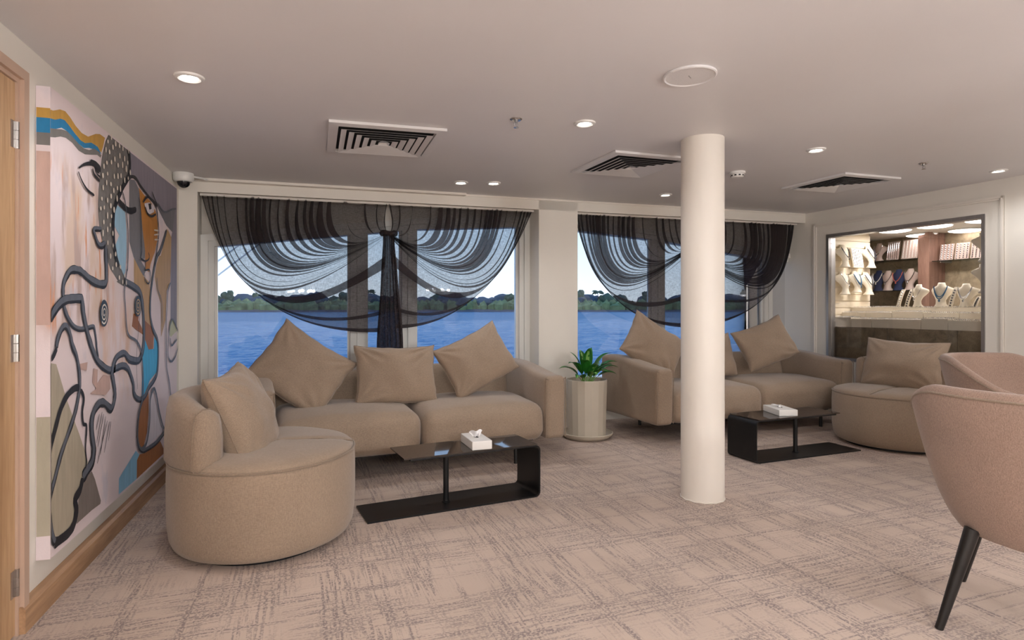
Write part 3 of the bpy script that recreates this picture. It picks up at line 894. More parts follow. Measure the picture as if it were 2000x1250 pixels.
# ------------------------------------------------------------------ round lounge seats with a curved half back
def lounge(loc, rz, label, wy=1.0, wx=.90):
    """faces +x, backrest on -x"""
    s = empty('lounge_chair', loc, R(rz), label, 'armchair', 'round lounge chairs')
    ax, ay = wx / 2, wy / 2
    def ring(prof, seg=72):
        vs = []; fs = []
        for k, (sc_, z) in enumerate(prof):
            for i in range(seg):
                a = 2 * math.pi * i / seg
                vs.append((ax * sc_ * math.cos(a), ay * sc_ * math.sin(a), z))
        for k in range(len(prof) - 1):
            for i in range(seg):
                j = (i + 1) % seg; fs.append((k * seg + i, k * seg + j, (k + 1) * seg + j, (k + 1) * seg + i))
        fs.append(tuple(range(seg))[::-1]); fs.append(tuple(range((len(prof) - 1) * seg, len(prof) * seg)))
        return vs, fs
    v, f = ring([(.80, .0), (.80, .045)]); mesh_obj('plinth', v, f, M_black, s)
    v, f = ring([(.60, .022), (.88, .024), (.945, .038), (.975, .07), (.992, .13), (1.0, .22), (1.0, .36), (.995, .435), (.985, .452)]); mesh_obj('seat_base', v, f, M_fab, s, True)
    # seat pad with a stitched crease from front to back
    prof = [(.985, .447), (.972, .468), (.94, .482), (.86, .494), (.7, .503), (.45, .508), (.2, .510), (.02, .510)]
    v, f = ring(prof, 96)
    v = [Vector(q) for q in v]
    for q in v:
        d = abs(q.y) ; r = math.hypot(q.x / ax, q.y / ay)
        if q.z > .47:
            q.z -= .014 * math.exp(-(d / .018) ** 2) * sstep(-.5, .1, q.x)
            q.z += .004 * noise.noise(Vector((q.x * 6, q.y * 6, rz)))
    seat = mesh_obj('seat_pad', v, f, M_fab, s, True)
    mb = MB(); mb.tube([(ax * .99 * math.cos(i * math.pi / 40), ay * .99 * math.sin(i * math.pi / 40), .456) for i in range(80)], .006, 6, True); mb.build('piping', M_pip, seat, True)
    mb = MB(); mb.tube([(ax * .97 - i * .03, .0, .4795 + .020 * min(1, i / 6)) for i in range(24)], .0035, 6); mb.build('centre_seam', M_pip, seat, True)
    # curved backrest hugging the rear of the oval
    A0, A1, NS = R(180 - 66), R(180 + 64), 40
    cs = [(0.0, .46), (0.012, .475), (.010, .60), (0.0, .72), (-.012, .772), (-.045, .792), (-.085, .788), (-.125, .755), (-.138, .70), (-.150, .60), (-.150, .50), (-.146, .468), (-.13, .455), (-.02, .450)]
    vs = []; fs = []; n = len(cs)
    for i in range(NS + 1):
        a = A0 + (A1 - A0) * i / NS
        e_ = min(i, NS - i) / NS
        sh = 1.0 - .55 * math.exp(-(e_ / .012) ** 2) if e_ < .03 else 1.0
        drop = .05 * (1 - sstep(0, .30, e_))
        for (dr, z) in cs:
            ca, sa = math.cos(a), math.sin(a)
            rx, ry = (ax - .004), (ay - .004)
            px, py = rx * ca, ry * sa
            nrm = Vector((ca / rx, sa / ry)).normalized()
            dd = -.070 + (dr + .070) * sh; zz = .62 + (z - .62) * (1 if sh == 1 else .6 + .4 * sh)
            if zz > .60: zz -= drop * (zz - .60) / .17
            vs.append((px + nrm.x * dd, py + nrm.y * dd, zz))
    for i in range(NS):
        for k in range(n):
            k2 = (k + 1) % n; fs.append((i * n + k, (i + 1) * n + k, (i + 1) * n + k2, i * n + k2))
    fs.append(tuple(range(n))); fs.append(tuple(range(NS * n, NS * n + n))[::-1])
    b = mesh_obj('backrest', vs, fs, M_fab, s, True)
    bm = bmesh.new(); bm.from_mesh(b.data); bmesh.ops.recalc_face_normals(bm, faces=bm.faces); bm.to_mesh(b.data); bm.free()
    for i in (2, NS - 2):
        mb = MB(); mb.tube([Vector(vs[i * n + k]) for k in range(n)], .006, 6, True); mb.build('piping', M_pip, b, True)
    return s
lounge((-.315, 3.43, 0), -3, 'round taupe lounge chair with a curved back beside the large painting', 1.0, .93)
lounge((4.86, 4.02, 0), 197, 'round taupe lounge chair in front of the jewellery window', 1.0, .93)
pillow((-.43, 3.42, .650), 80, 22, 4, .56, .52, .24, 11, 'slouching cushion on the round chair beside the painting', wr=1.6, group='cushions on the round chairs')
pillow((5.03, 4.07, .70), -72, 18, -2, .68, .47, .25, 12, 'wide cushion on the round chair before the jewellery window', wr=1.3, group='cushions on the round chairs')

# ------------------------------------------------------------------ low tables
def low_table(loc, rz, flip, L, label, post):
    t = empty('coffee_table', loc, R(rz), label, 'table', 'low black coffee tables')
    D, th, H = .315, .010, .335
    # outline of the bent sheet: base, upright, short return
    def arc(cx_, cz_, r, a0, a1, n=6): return [(cx_ + r * math.cos(R(a0 + (a1 - a0) * i / n)), cz_ + r * math.sin(R(a0 + (a1 - a0) * i / n))) for i in range(n + 1)]
    r = .035
    outer = [(0, 0)] + arc(L - r, r, r, -90, 0) + arc(L - r, H - r, r, 0, 90) + [(L - .86, H)]
    inner = [(L - .86, H - th)] + arc(L - r, H - r, r - th, 90, 0) + arc(L - r, r, r - th, 0, -90) + [(0, th)]
    poly = outer + inner; k = len(outer)
    mb = MB(); f = (lambda x: L - x) if flip else (lambda x: x)
    vs = []; fs = []
    for y in (0, D):
        for (x, z) in poly: vs.append((f(x), y, z))
    n = len(poly)
    for i in range(n): fs.append((i, (i + 1) % n, n + (i + 1) % n, n + i))
    for i in range(k - 1):
        a, b, c, d = i, i + 1, n - 2 - i, n - 1 - i
        fs.append((a, b, c, d)); fs.append((n + d, n + c, n + b, n + a))
    mb.add(vs, fs); mb.build('bent_frame', M_black, t, True)
    mb = MB(); xa, xb = sorted((f(L - .90), f(L - .025)))
    mb.box(xa, -.003, H + .001, xb, D + .003, H + .009); mb.build('glass_top', M_blackglass, t)
    mb = MB(); mb.lathe([(.026, th), (.026, th + .004), (.0175, th + .006), (.0175, H - th)], 20, Matrix.Translation((f(post), D * .48, 0))); mb.build('post', M_black, t, True)
    return t
low_table((.217, 3.408, 0), 8.6, False, 1.11, 'black bent-metal coffee table with dark glass top before the left sofa', .52)
low_table((3.19, 3.807, 0), 4.3, True, 1.15, 'black bent-metal coffee table with dark glass top right of the column', .58)

def tissue_box(loc, rz, w, d, h, label, lying):
    b = empty('tissue_box', loc, R(rz), label, 'tissue box', 'white tissue boxes')
    bx = softbox('carton', w, d, h, .004, M_white, b, (3, 5, 2), None, (0, 0, h / 2))
    mb = MB(); mb.lathe([(.001, 0), (.03, 0)], 20, Matrix.Translation((0, 0, h + .0006)) @ Matrix.Scale(1.0 if d < w else .5, 4, (1, 0, 0)) @ Matrix.Scale(.5 if d < w else 1.1, 4, (0, 1, 0)), cap=False); mb.build('slot', M_dark, bx)
    rr = random.Random(int(w * 1000)); vs = []; fs = []; NU, NV = 26, 14
    for i in range(NU + 1):
        a = i / NU
        for j in range(NV + 1):
            t = j / NV
            spread = .016 + .030 * t
            x = (a - .5) * 2 * spread * (1 if not lying else 1.3); y = .010 * math.sin(a * 11 + 1) * (1 - .2 * t) + .018 * t * math.sin(a * 5 + t * 3)
            z = h - .004 + (.052 if not lying else .03) * t + .009 * t * math.sin(a * 9) - .018 * t * t * abs(a - .5) * 2
            if lying: y += .03 * t * t; x += .01 * t
            vs.append((x, y, z))
    for i in range(NU):
        for j in range(NV): fs.append((i * (NV + 1) + j, (i + 1) * (NV + 1) + j, (i + 1) * (NV + 1) + j + 1, i * (NV + 1) + j + 1))
    mesh_obj('tissue', vs, fs, M_tissue, b, True)
tissue_box((.905, 3.647, .3445), 3, .128, .265, .054, 'white tissue box on the coffee table before the left sofa', False)
tissue_box((3.585, 3.995, .3445), 76, .27, .155, .05, 'white tissue box on the coffee table right of the column', True)

# ------------------------------------------------------------------ planter
pl = empty('potted_plant', (2.335, 5.085, 0), 0, 'leafy green plant in a faceted beige pot between the two sofas', 'plant')
mb = MB(); mb.lathe([(.16, 0), (.205, .004), (.238, .035), (.245, .052), (.238, .056), (.228, .040), (.19, .016), (.0, .016)], 48); mb.build('saucer', M_pot, pl, True)
mb = MB(); mb.lathe([(.165, .017), (.178, .022), (.192, .54), (.190, .548), (.180, .548), (.176, .49)], 18, cap=False); mb.build('pot', M_pot, pl)
mb = MB(); mb.lathe([(.178, .500), (.12, .508), (.05, .512), (.0, .514)], 24, cap=False); mb.build('soil', M_soil, pl)
rr = random.Random(9)
leaves = [(-160, .25, .62, .062), (-150, .30, .45, .055), (178, .26, .30, .060), (-120, .27, .70, .058), (-95, .24, .18, .060), (-60, .22, .32, .062),
          (-40, .26, .50, .058), (-15, .30, .42, .062), (5, .34, .62, .050), (-5, .29, .22, .066), (30, .26, .40, .060), (70, .26, .7, .060),
          (100, .28, .95, .060), (130, .27, 1.15, .056), (-100, .30, 1.05, .060), (-80, .24, .55, .066), (150, .28, .8, .055), (-135, .22, .05, .060), (45, .30, .95, .056), (-25, .24, .08, .066)]
for az, ln, el, wd in leaves:
    ln *= 1.18; wd *= 1.45
    mb = MB(); a = R(az); st = Vector((.035 * math.cos(a), .035 * math.sin(a), .51))
    n_ = 12; L_, Rr_, Cn = [], [], []; vs = []; fs = []; mi = []
    p = st.copy(); ang = .35 + el * .95
    pts = []
    for i in range(n_ + 6):
        t = i / (n_ + 5); pts.append(p.copy())
        e2 = ang + .35 - t * t * (1.5 if el < .8 else 1.0)
        p += Vector((math.cos(a) * math.cos(e2), math.sin(a) * math.cos(e2), math.sin(e2))) * (ln / (n_ + 5))
    sidev = Vector((-math.sin(a), math.cos(a), 0))
    nst = 5
    for i, q in enumerate(pts[nst:]):
        t = i / (len(pts) - nst - 1); w = wd * (math.sin(math.pi * t ** .75) ** .8) * .5 + .0008
        for f_ in (-1, -.4, 0, .4, 1): vs.append(q + sidev * w * f_ + Vector((0, 0, abs(f_) * w * .35)))
    m_ = len(pts) - nst
    for i in range(m_ - 1):
        for k in range(4):
            fs.append((i * 5 + k, i * 5 + k + 1, (i + 1) * 5 + k + 1, (i + 1) * 5 + k)); mi.append(1 if k in (1, 2) and rr.random() < .8 and wd > .085 else 0)
    lf = mesh_obj('leaf', vs, fs, None, pl, True, [M_leaf, M_leaf2], mi)
    mb.tube(pts[:nst + 1], [.005, .005, .0045, .004, .0035, .003], 6); mb.build('stalk', M_leaf2, lf, True)

# ------------------------------------------------------------------ tub chairs in the right foreground
def tub_chair(loc, facing, label, arm_drop, top=.885, d0=45, d1=115):
    """facing: direction in degrees the sitter looks; rim highest at the back"""
    s = empty('tub_chair', loc, R(facing), label, 'armchair', 'tub chairs at the right edge')
    NS, NZ = 64, 14; RO = .43; th = .055
    A = R(122)
    def rimz(a): # a: 0 at the back, +-A at the arm ends
        return top - arm_drop * sstep(R(d0), R(d1), abs(a))
    def rad(z, o):
        t = max(0, min(1, (z - .345) / .52)); r = .25 + .185 * (t ** .55)
        return r - (0 if o else th * min(1, .35 + t))
    vs = []; fs = []; rings = []
    for i in range(NS + 1):
        a = -A + 2 * A * i / NS; zt = rimz(a); e_ = min(i, NS - i); tk = 1 if e_ > 2 else (.35, .75, .95)[e_]
        sec = []
        for k in range(NZ + 1):
            z = .36 + (zt - .03 - .36) * k / NZ; sec.append((rad(z, True) - (1 - tk) * .02, z))
        r1, r0 = rad(zt, True), rad(zt, False); c = (r1 + r0) / 2; hw = (r1 - r0) / 2
        for q in range(1, 8):
            g_ = math.pi * q / 8; sec.append((c + hw * tk * math.cos(g_), zt - .03 + .034 * math.sin(g_) * tk))
        for k in range(NZ + 1):
            z = zt - .03 - (zt - .03 - .44) * k / NZ; sec.append((rad(z, False) + (1 - tk) * .02, z))
        rings.append(len(sec))
        for (r, z) in sec:
            ph = math.pi + a
            vs.append((r * math.cos(ph), r * 1.03 * math.sin(ph), z))
    n = rings[0]
    for i in range(NS):
        for k in range(n - 1): fs.append((i * n + k, i * n + k + 1, (i + 1) * n + k + 1, (i + 1) * n + k))
    fs.append(tuple(range(n))[::-1]); fs.append(tuple(range(NS * n, NS * n + n)))
    sh = mesh_obj('tub_back', vs, fs, M_chair, s, True)
    mb = MB()
    mb.tube([Vector(vs[i * n + NZ]) * 1.0 + Vector((0, 0, .004)) for i in range(NS + 1)], .0045, 6); mb.build('piping', M_pip, sh, True)
    mb = MB(); mb.lathe([(.0, .325), (.16, .328), (.225, .340), (.250, .362), (.27, .40), (.30, .43)], 56); mb.build('seat_shell', M_chair, s, True)
    def fn(p):
        r = math.hypot(p.x, p.y); m = max(abs(p.x), abs(p.y))
        if r > 1e-6: p.x, p.y = p.x * (m / r * .4 + .6), p.y * (m / r * .4 + .6)
        if p.z > 0: p.z += .02 * max(0, 1 - (r / .3) ** 2)
        return p
    softbox('seat_cushion', .60, .60, .11, .045, M_chair, s, (8, 8, 3), fn, (.04, 0, .475))
    for sx, sy in ((-1, -1), (-1, 1), (1, -1), (1, 1)):
        mb = MB(); mb.tube([(sx * .205, sy * .215, .385), (sx * .27, sy * .30, .03), (sx * .277, sy * .308, 0)], [.026, .015, .0145], 20); mb.build('leg', M_legs, s, True)
    return s
tub_chair((2.607, 1.507, 0), 28, 'nearest pinkish beige tub chair with black tapered leg at the right edge', .17, .925)
tub_chair((4.26, 2.62, 0), -85, 'farther pinkish beige tub chair, standing behind the nearest tub chair', .20, .90, 50, 118)

# ------------------------------------------------------------------ ceiling fittings
TILT = R(-1.0)
def fix(name, x, y, rz, label, cat, group=None):
    o = empty(name, (x, y, cz(x)), 0, label, cat, group); o.rotation_euler = (0, TILT, R(rz)); return o
def downlight(x, y, label=None, power=15.0, d0=None):
    lab = label or 'added fill light, small round recessed downlight out of view'
    if d0 is None:
        o = fix('downlight', x, y, 0, lab, 'ceiling light', 'round recessed downlights')
        mb = MB(); mb.lathe([(.0355, .0), (.0365, -.007), (.047, -.012), (.060, -.008), (.0625, .0)], 36, cap=False); mb.build('rim', M_white, o, True)
        mb = MB(); mb.lathe([(.0, -.004), (.0355, -.0035)], 28, cap=False); mb.build('lamp', M_lamp, o)
    else:
        o = dup(d0, (x, y, cz(x)), None, lab)
        o.rotation_euler = (0, TILT, 0)
    l = bpy.data.lights.new('downlight_beam', 'SPOT'); l.energy = power; l.spot_size = R(150); l.spot_blend = 1.0; l.shadow_soft_size = .04; l.color = (.97, .98, 1.0)
    lo = bpy.data.objects.new('downlight_beam', l); lo.location = (x, y, cz(x) - .03); C.objects.link(lo)
    return o
d0 = downlight(-.587, 2.94, 'large looking downlight nearest the painting at upper left')
downlight(1.418, 3.115, 'downlight between the sprinkler and the middle vent', d0=d0)
downlight(3.238, 3.267, 'downlight just right of the top of the column', d0=d0)
downlight(1.078, 4.879, 'left one of the downlight pair above the left curtain', d0=d0)
downlight(1.354, 4.837, 'right one of the downlight pair above the left curtain', d0=d0)
downlight(3.128, 4.997, 'small downlight just left of the column above the right curtain', d0=d0)
downlight(5.294, 3.439, 'downlight at the far right edge, nearest the jewellery wall', d0=d0)
for x, y in ((-.4, 1.0), (1.5, 1.1), (3.4, 1.2), (5.2, 1.3), (-.4, -1.0), (1.5, -1.0), (3.4, -1.0), (5.2, -1.0), (-.4, -2.9), (1.5, -2.9), (3.4, -2.9), (5.2, -2.9)):  # unseen grid of lamps added out of view to brighten the room
    downlight(x, y, d0=d0, power=15.0)

def chandelier(x, y, label):  # unseen pair added to light the ceiling evenly; window reflections hint at one
    o = fix('chandelier', x, y, 0, label, 'chandelier', 'added chandeliers unseen behind the viewpoint'); o.rotation_euler = (0, 0, 0)
    mb = MB(); mb.lathe([(.07, -.002), (.07, -.03), (.01, -.04), (.008, -.56)], 24); mb.build('canopy', M_chrome, o, True)
    mb = MB(); mb.tube([(.24 * math.cos(i * .2618), .24 * math.sin(i * .2618), -.57) for i in range(24)], .010, 8, True)
    for k in range(3): mb.tube([(.24 * math.cos(k * 2.094), .24 * math.sin(k * 2.094), -.57), (0, 0, -.55)], .006, 6)
    mb.build('ring', M_chrome, o, True)
    for k in range(8):
        a = k * .785; mb = MB(); mb.lathe([(.0, -.68), (.022, -.675), (.026, -.63), (.022, -.585), (.0, -.58)], 14, Matrix.Translation((.24 * math.cos(a), .24 * math.sin(a), 0)), cap=False); mb.build('bulb', M_led, o, True)
    for k in range(8):
        a = k * .785; l = bpy.data.lights.new('chandelier_bulb', 'POINT'); l.energy = 17; l.shadow_soft_size = .03; l.color = (.97, .98, 1.0)
        lo = bpy.data.objects.new('chandelier_bulb', l); lo.location = (x + .24 * math.cos(a), y + .24 * math.sin(a), cz(x) - .72); C.objects.link(lo)
chandelier(.6, -1.2, 'added ring chandelier with eight bulbs, unseen behind the viewpoint, left')
chandelier(3.4, -1.0, 'added ring chandelier with eight bulbs, unseen behind the viewpoint, right')

M_vent = plain('vent_enamel', srgb(218, 215, 214), .45, var=.02, vscale=6)
def vent(x, y, rz, label):
    o = fix('air_vent', x, y, rz, label, 'vent', 'square ceiling vents')
    H = .332
    mb = MB(); mb.box(-H + .04, -H + .04, -.004, H - .04, H - .04, -.0015); mb.build('duct_shade', M_dark, o)  # black sheet painted in for the shade behind the louvres
    def ring(a0, z0, a1, z1, t, mb):
        """square ring of sloped strip from half-size a0 at z0 to a1 at z1"""
        vs = []
        for a, z in ((a0, z0), (a1, z1), (a1 - t, z1 + .0015), (a0 - t, z0 + .0015)):
            vs += [(-a, -a, z), (a, -a, z), (a, a, z), (-a, a, z)]
        fs = []
        for k in range(4):
            for i in range(4):
                j = (i + 1) % 4; k2 = (k + 1) % 4
                fs.append((k * 4 + i, k * 4 + j, k2 * 4 + j, k2 * 4 + i))
        mb.add(vs, fs)
    mb = MB()
    ring(H, -.016, H - .058, -.016, -.0, mb); 
    vs = []
    mb = MB()
    for z0, z1, a, b in ((-.016, -.019, H, H - .052),):
        v = []
        for aa, zz in ((H, -.001), (H, -.017), (H - .052, -.021), (H - .056, -.002)):
            v += [(-aa, -aa, zz), (aa, -aa, zz), (aa, aa, zz), (-aa, aa, zz)]
        f = []
        for k in range(3):
            for i in range(4):
                j = (i + 1) % 4; f.append((k * 4 + i, k * 4 + j, k * 4 + 4 + j, k * 4 + 4 + i))
        mb.add(v, f)
    mb.build('frame', M_vent, o)
    a = H - .068
    for k in range(5):
        mb = MB(); ring(a - .030, -.0240, a, -.0315, .002, mb); mb.build('louvre', M_vent, o); a -= .046
    mb = MB(); mb.add([(-a, -a, -.030), (a, -a, -.030), (a, a, -.030), (-a, a, -.030), (-a * .3, -a * .3, -.010), (a * .3, -a * .3, -.010), (a * .3, a * .3, -.010), (-a * .3, a * .3, -.010)],
                      [(0, 1, 5, 4), (1, 2, 6, 5), (2, 3, 7, 6), (3, 0, 4, 7), (4, 5, 6, 7)])
    mb.build('louvre', M_vent, o)
    return o
vent(.335, 3.74, 1, 'square louvred ceiling vent on the left, above the left sofa')
vent(2.18, 3.965, 4, 'square louvred ceiling vent partly behind the column')
vent(4.36, 4.14, 4, 'square louvred ceiling vent nearest the jewellery window')

o = fix('ceiling_speaker', 1.588, 2.334, 0, 'flush round white ceiling speaker right of centre', 'speaker')
mb = MB(); mb.lathe([(.119, -.001), (.120, -.010), (.114, -.013), (.108, -.009)], 56, cap=False); mb.build('rim', M_vent, o, True)
mb = MB(); mb.lathe([(.0, -.010), (.108, -.009)], 56, cap=False); mb.build('grille', plain('speaker_grille', srgb(218, 215, 214), .7, var=.1, vscale=400), o)
mb = MB(); mb.box(-.018, -.002, -.0115, .018, .002, -.0098, Matrix.Rotation(R(40), 4, 'Z')); mb.build('badge', M_steel, o)
def sprinkler(x, y, label):
    o = fix('sprinkler', x, y, 0, label, 'sprinkler', 'ceiling sprinklers')
    mb = MB(); mb.lathe([(.0, -.001), (.034, -.001), (.034, -.004), (.026, -.010), (.015, -.009), (.012, -.003)], 28, cap=False); mb.build('escutcheon', M_chrome, o, True)
    mb = MB(); mb.lathe([(.010, -.003), (.010, -.022), (.006, -.024)], 14)
    for k in (-1, 1): mb.tube([(k * .008, 0, -.022), (k * .013, 0, -.034), (k * .004, 0, -.048)], .0022, 6)
    mb.lathe([(.003, -.024), (.0025, -.046)], 8); mb.build('body', M_steel, o, True)
    mb = MB(); mb.lathe([(.0, -.047), (.013, -.048), (.015, -.050), (.0, -.051)], 16, cap=False); mb.build('deflector', M_chrome, o)
sprinkler(1.011, 3.143, 'chrome sprinkler head on the ceiling above the left sofa')
sprinkler(4.393, 3.385, 'chrome sprinkler head on the ceiling at the right')
o = fix('smoke_detector', 3.163, 3.996, 0, 'white round smoke detector on the ceiling right of the column', 'smoke detector')
mb = MB(); mb.lathe([(.062, -.0), (.062, -.016), (.055, -.018)], 36); mb.build('base', M_white, o, True)
hd = MB(); hd.lathe([(.052, -.018), (.052, -.034), (.040, -.046), (.0, -.048)], 36, cap=False); hd = hd.build('head', M_white, o, True)
mb = MB()
for k in range(10):
    M = Matrix.Rotation(k * .6283, 4, 'Z'); mb.box(.049, -.008, -.036, .053, .008, -.026, M)
mb.build('inlet', M_dark, hd)
o = fix('security_camera', -1.045, 5.03, 0, 'white dome security camera in the corner above the painting', 'camera')
mb = MB(); mb.lathe([(.070, 0), (.072, -.006), (.070, -.052), (.060, -.064), (.046, -.066)], 40); mb.build('housing', M_white, o, True)
mb = MB(); mb.lathe([(.046, -.062), (.046, -.068), (.040, -.088), (.028, -.102), (.012, -.110), (.0, -.111)], 32, cap=False); mb.build('dome', plain('dome_black', (.008, .008, .012, 1), .06, var=.05), o, True)
mb = MB(); mb.tube([(.06, .02, -.02), (.12, .06, -.02), (.14, .12, -.02)], .008, 8); mb.build('cable_stub', M_white, o, True)

# ------------------------------------------------------------------ abstract painting
FILLS=[
('violet_grey',[(3815,2102),(4925,2103),(4965,1811),(4991,1533),(4991,1289),(4965,1048),(4738,1133),(4738,1513),(4738,1706),(4783,1764),(4406,1880),(4306,1905),(3992,1958),(3852,1969),(3815,1964)]),
('gold',[(2808,2020),(2849,2023),(2914,2049),(2966,2058),(3015,2048),(3072,2028),(3143,2015),(3218,2019),(3311,2058),(3367,2073),(3436,2074),(3410,2021),(3384,1986),(3325,2004),(3257,2002),(3180,1979),(3131,1978),(3072,1990),(3015,2006),(2961,2018),(2919,2012),(2868,1992),(2808,1984)]),
('blue',[(2808,1984),(2868,1992),(2919,2012),(2961,2018),(3015,2006),(3072,1990),(3131,1978),(3180,1979),(3257,2002),(3339,2003),(3388,1979),(3311,1980),(3231,1970),(3168,1953),(3107,1957),(3037,1971),(2982,1978),(2929,1977),(2878,1957),(2808,1944)]),
('grey',[(2808,1944),(2878,1957),(2929,1970),(2982,1978),(3037,1971),(3107,1957),(3168,1951),(3231,1960),(3291,1983),(3353,1983),(3388,1973),(3374,1959),(3332,1962),(3257,1944),(3180,1927),(3107,1926),(3037,1943),(2971,1946),(2919,1937),(2868,1919),(2808,1909)]),
('grey',[(3485,2103),(3439,2056),(3395,1970),(3367,1884),(3350,1803),(3341,1723),(3346,1672),(3360,1606),(3410,1533),(3454,1473),(3516,1418),(3627,1362),(3604,1358),(3724,1337),(3750,1382),(3671,1436),(3620,1490),(3620,1446),(3587,1483),(3547,1541),(3531,1600),(3539,1667),(3563,1743),(3620,1809),(3706,1889),(3805,1962),(3815,2024),(3805,2103)]),
('stone',[(3815,1946),(3911,1960),(3992,1926),(4033,1819),(4065,1696),(4120,1566),(4109,1519),(4002,1515),(4142,1454),(4087,1411),(4012,1446),(3901,1507),(3891,1514),(3815,1592)]),
('ochre',[(3992,1933),(4098,1908),(4234,1892),(4355,1844),(4406,1774),(4393,1668),(4330,1578),(4258,1517),(4234,1493),(4211,1444),(4120,1452),(4120,1566),(4065,1696),(4033,1819)]),
('tan',[(3901,1507),(4012,1446),(4087,1411),(4211,1378),(4222,1324),(4211,1210),(4246,1116),(4306,1045),(4211,956),(4120,1021),(4087,1055),(4065,1243),(3992,1324),(3901,1359)]),
('brown',[(3891,1186),(3992,1186),(3981,1148),(4055,1095),(4076,1056),(3931,1093),(3862,1114)]),
('brown',[(4098,1146),(4246,1102),(4306,1045),(4294,957),(4199,953),(4120,1021)]),
('pale_blue',[(3604,1767),(3741,1749),(3763,1657),(3768,1539),(3750,1449),(3750,1430),(3732,1387),(3671,1436),(3620,1490),(3620,1446),(3587,1551),(3646,1608),(3555,1659),(3547,1685)]),
('tan',[(4650,1770),(4753,1723),(4738,1516),(4723,1406),(4621,1335),(4593,1136),(4484,1023),(4479,1245),(4380,1336),(4330,1417),(4368,1502),(4431,1563),(4471,1569)]),
('stone',[(4380,1883),(4538,1872),(4738,1926),(4861,1938),(4783,1764),(4621,1789)]),
('turquoise',[(4109,1028),(4188,958),(4306,956),(4318,1031),(4393,986),(4406,893),(4368,799),(4211,762),(4165,729),(4098,693),(4050,686),(4065,852),(4065,921)]),
('brown',[(4188,720),(4188,574),(4153,447),(4076,373),(4002,383),(3947,464),(3961,562),(4023,652),(4098,667)]),
('white',[(4270,685),(4343,596),(4431,504),(4524,380),(4120,363),(4188,467),(4211,603)]),
('sky',[(3931,387),(4002,345),(3951,326),(3947,218),(3637,221),(3640,306)]),
('brown',[(4002,348),(4120,330),(4355,323),(4458,329),(4538,261),(4538,225),(3947,218),(3951,326)]),
('olive',[(2808,996),(2873,988),(2961,848),(3037,744),(3107,655),(3180,552),(3218,488),(3143,449),(3107,396),(3049,376),(3072,303),(3015,266),(2868,271),(2808,284)]),
('taupe',[(3155,441),(3257,445),(3297,396),(3374,270),(3367,256),(3257,261),(3078,258),(3089,316),(3107,377)]),
('lime',[(4694,1119),(4783,1140),(4925,1050),(4738,1011),(4694,1028)]),
('rust',[(3277,931),(3332,920),(3325,854),(3410,886),(3500,870),(3508,804),(3439,781),(3231,815),(3311,830),(3264,866)]),
('rust',[(3107,967),(3205,967),(3193,929),(3119,941)]),
('white',[(4098,1856),(4211,1882),(4306,1864),(4306,1836),(4188,1801),(4120,1820)]),
('ink',[(4176,1869),(4239,1880),(4248,1846),(4199,1834)]),
('ink',[(3284,1897),(3353,1892),(3350,1873),(3311,1875)]),
]
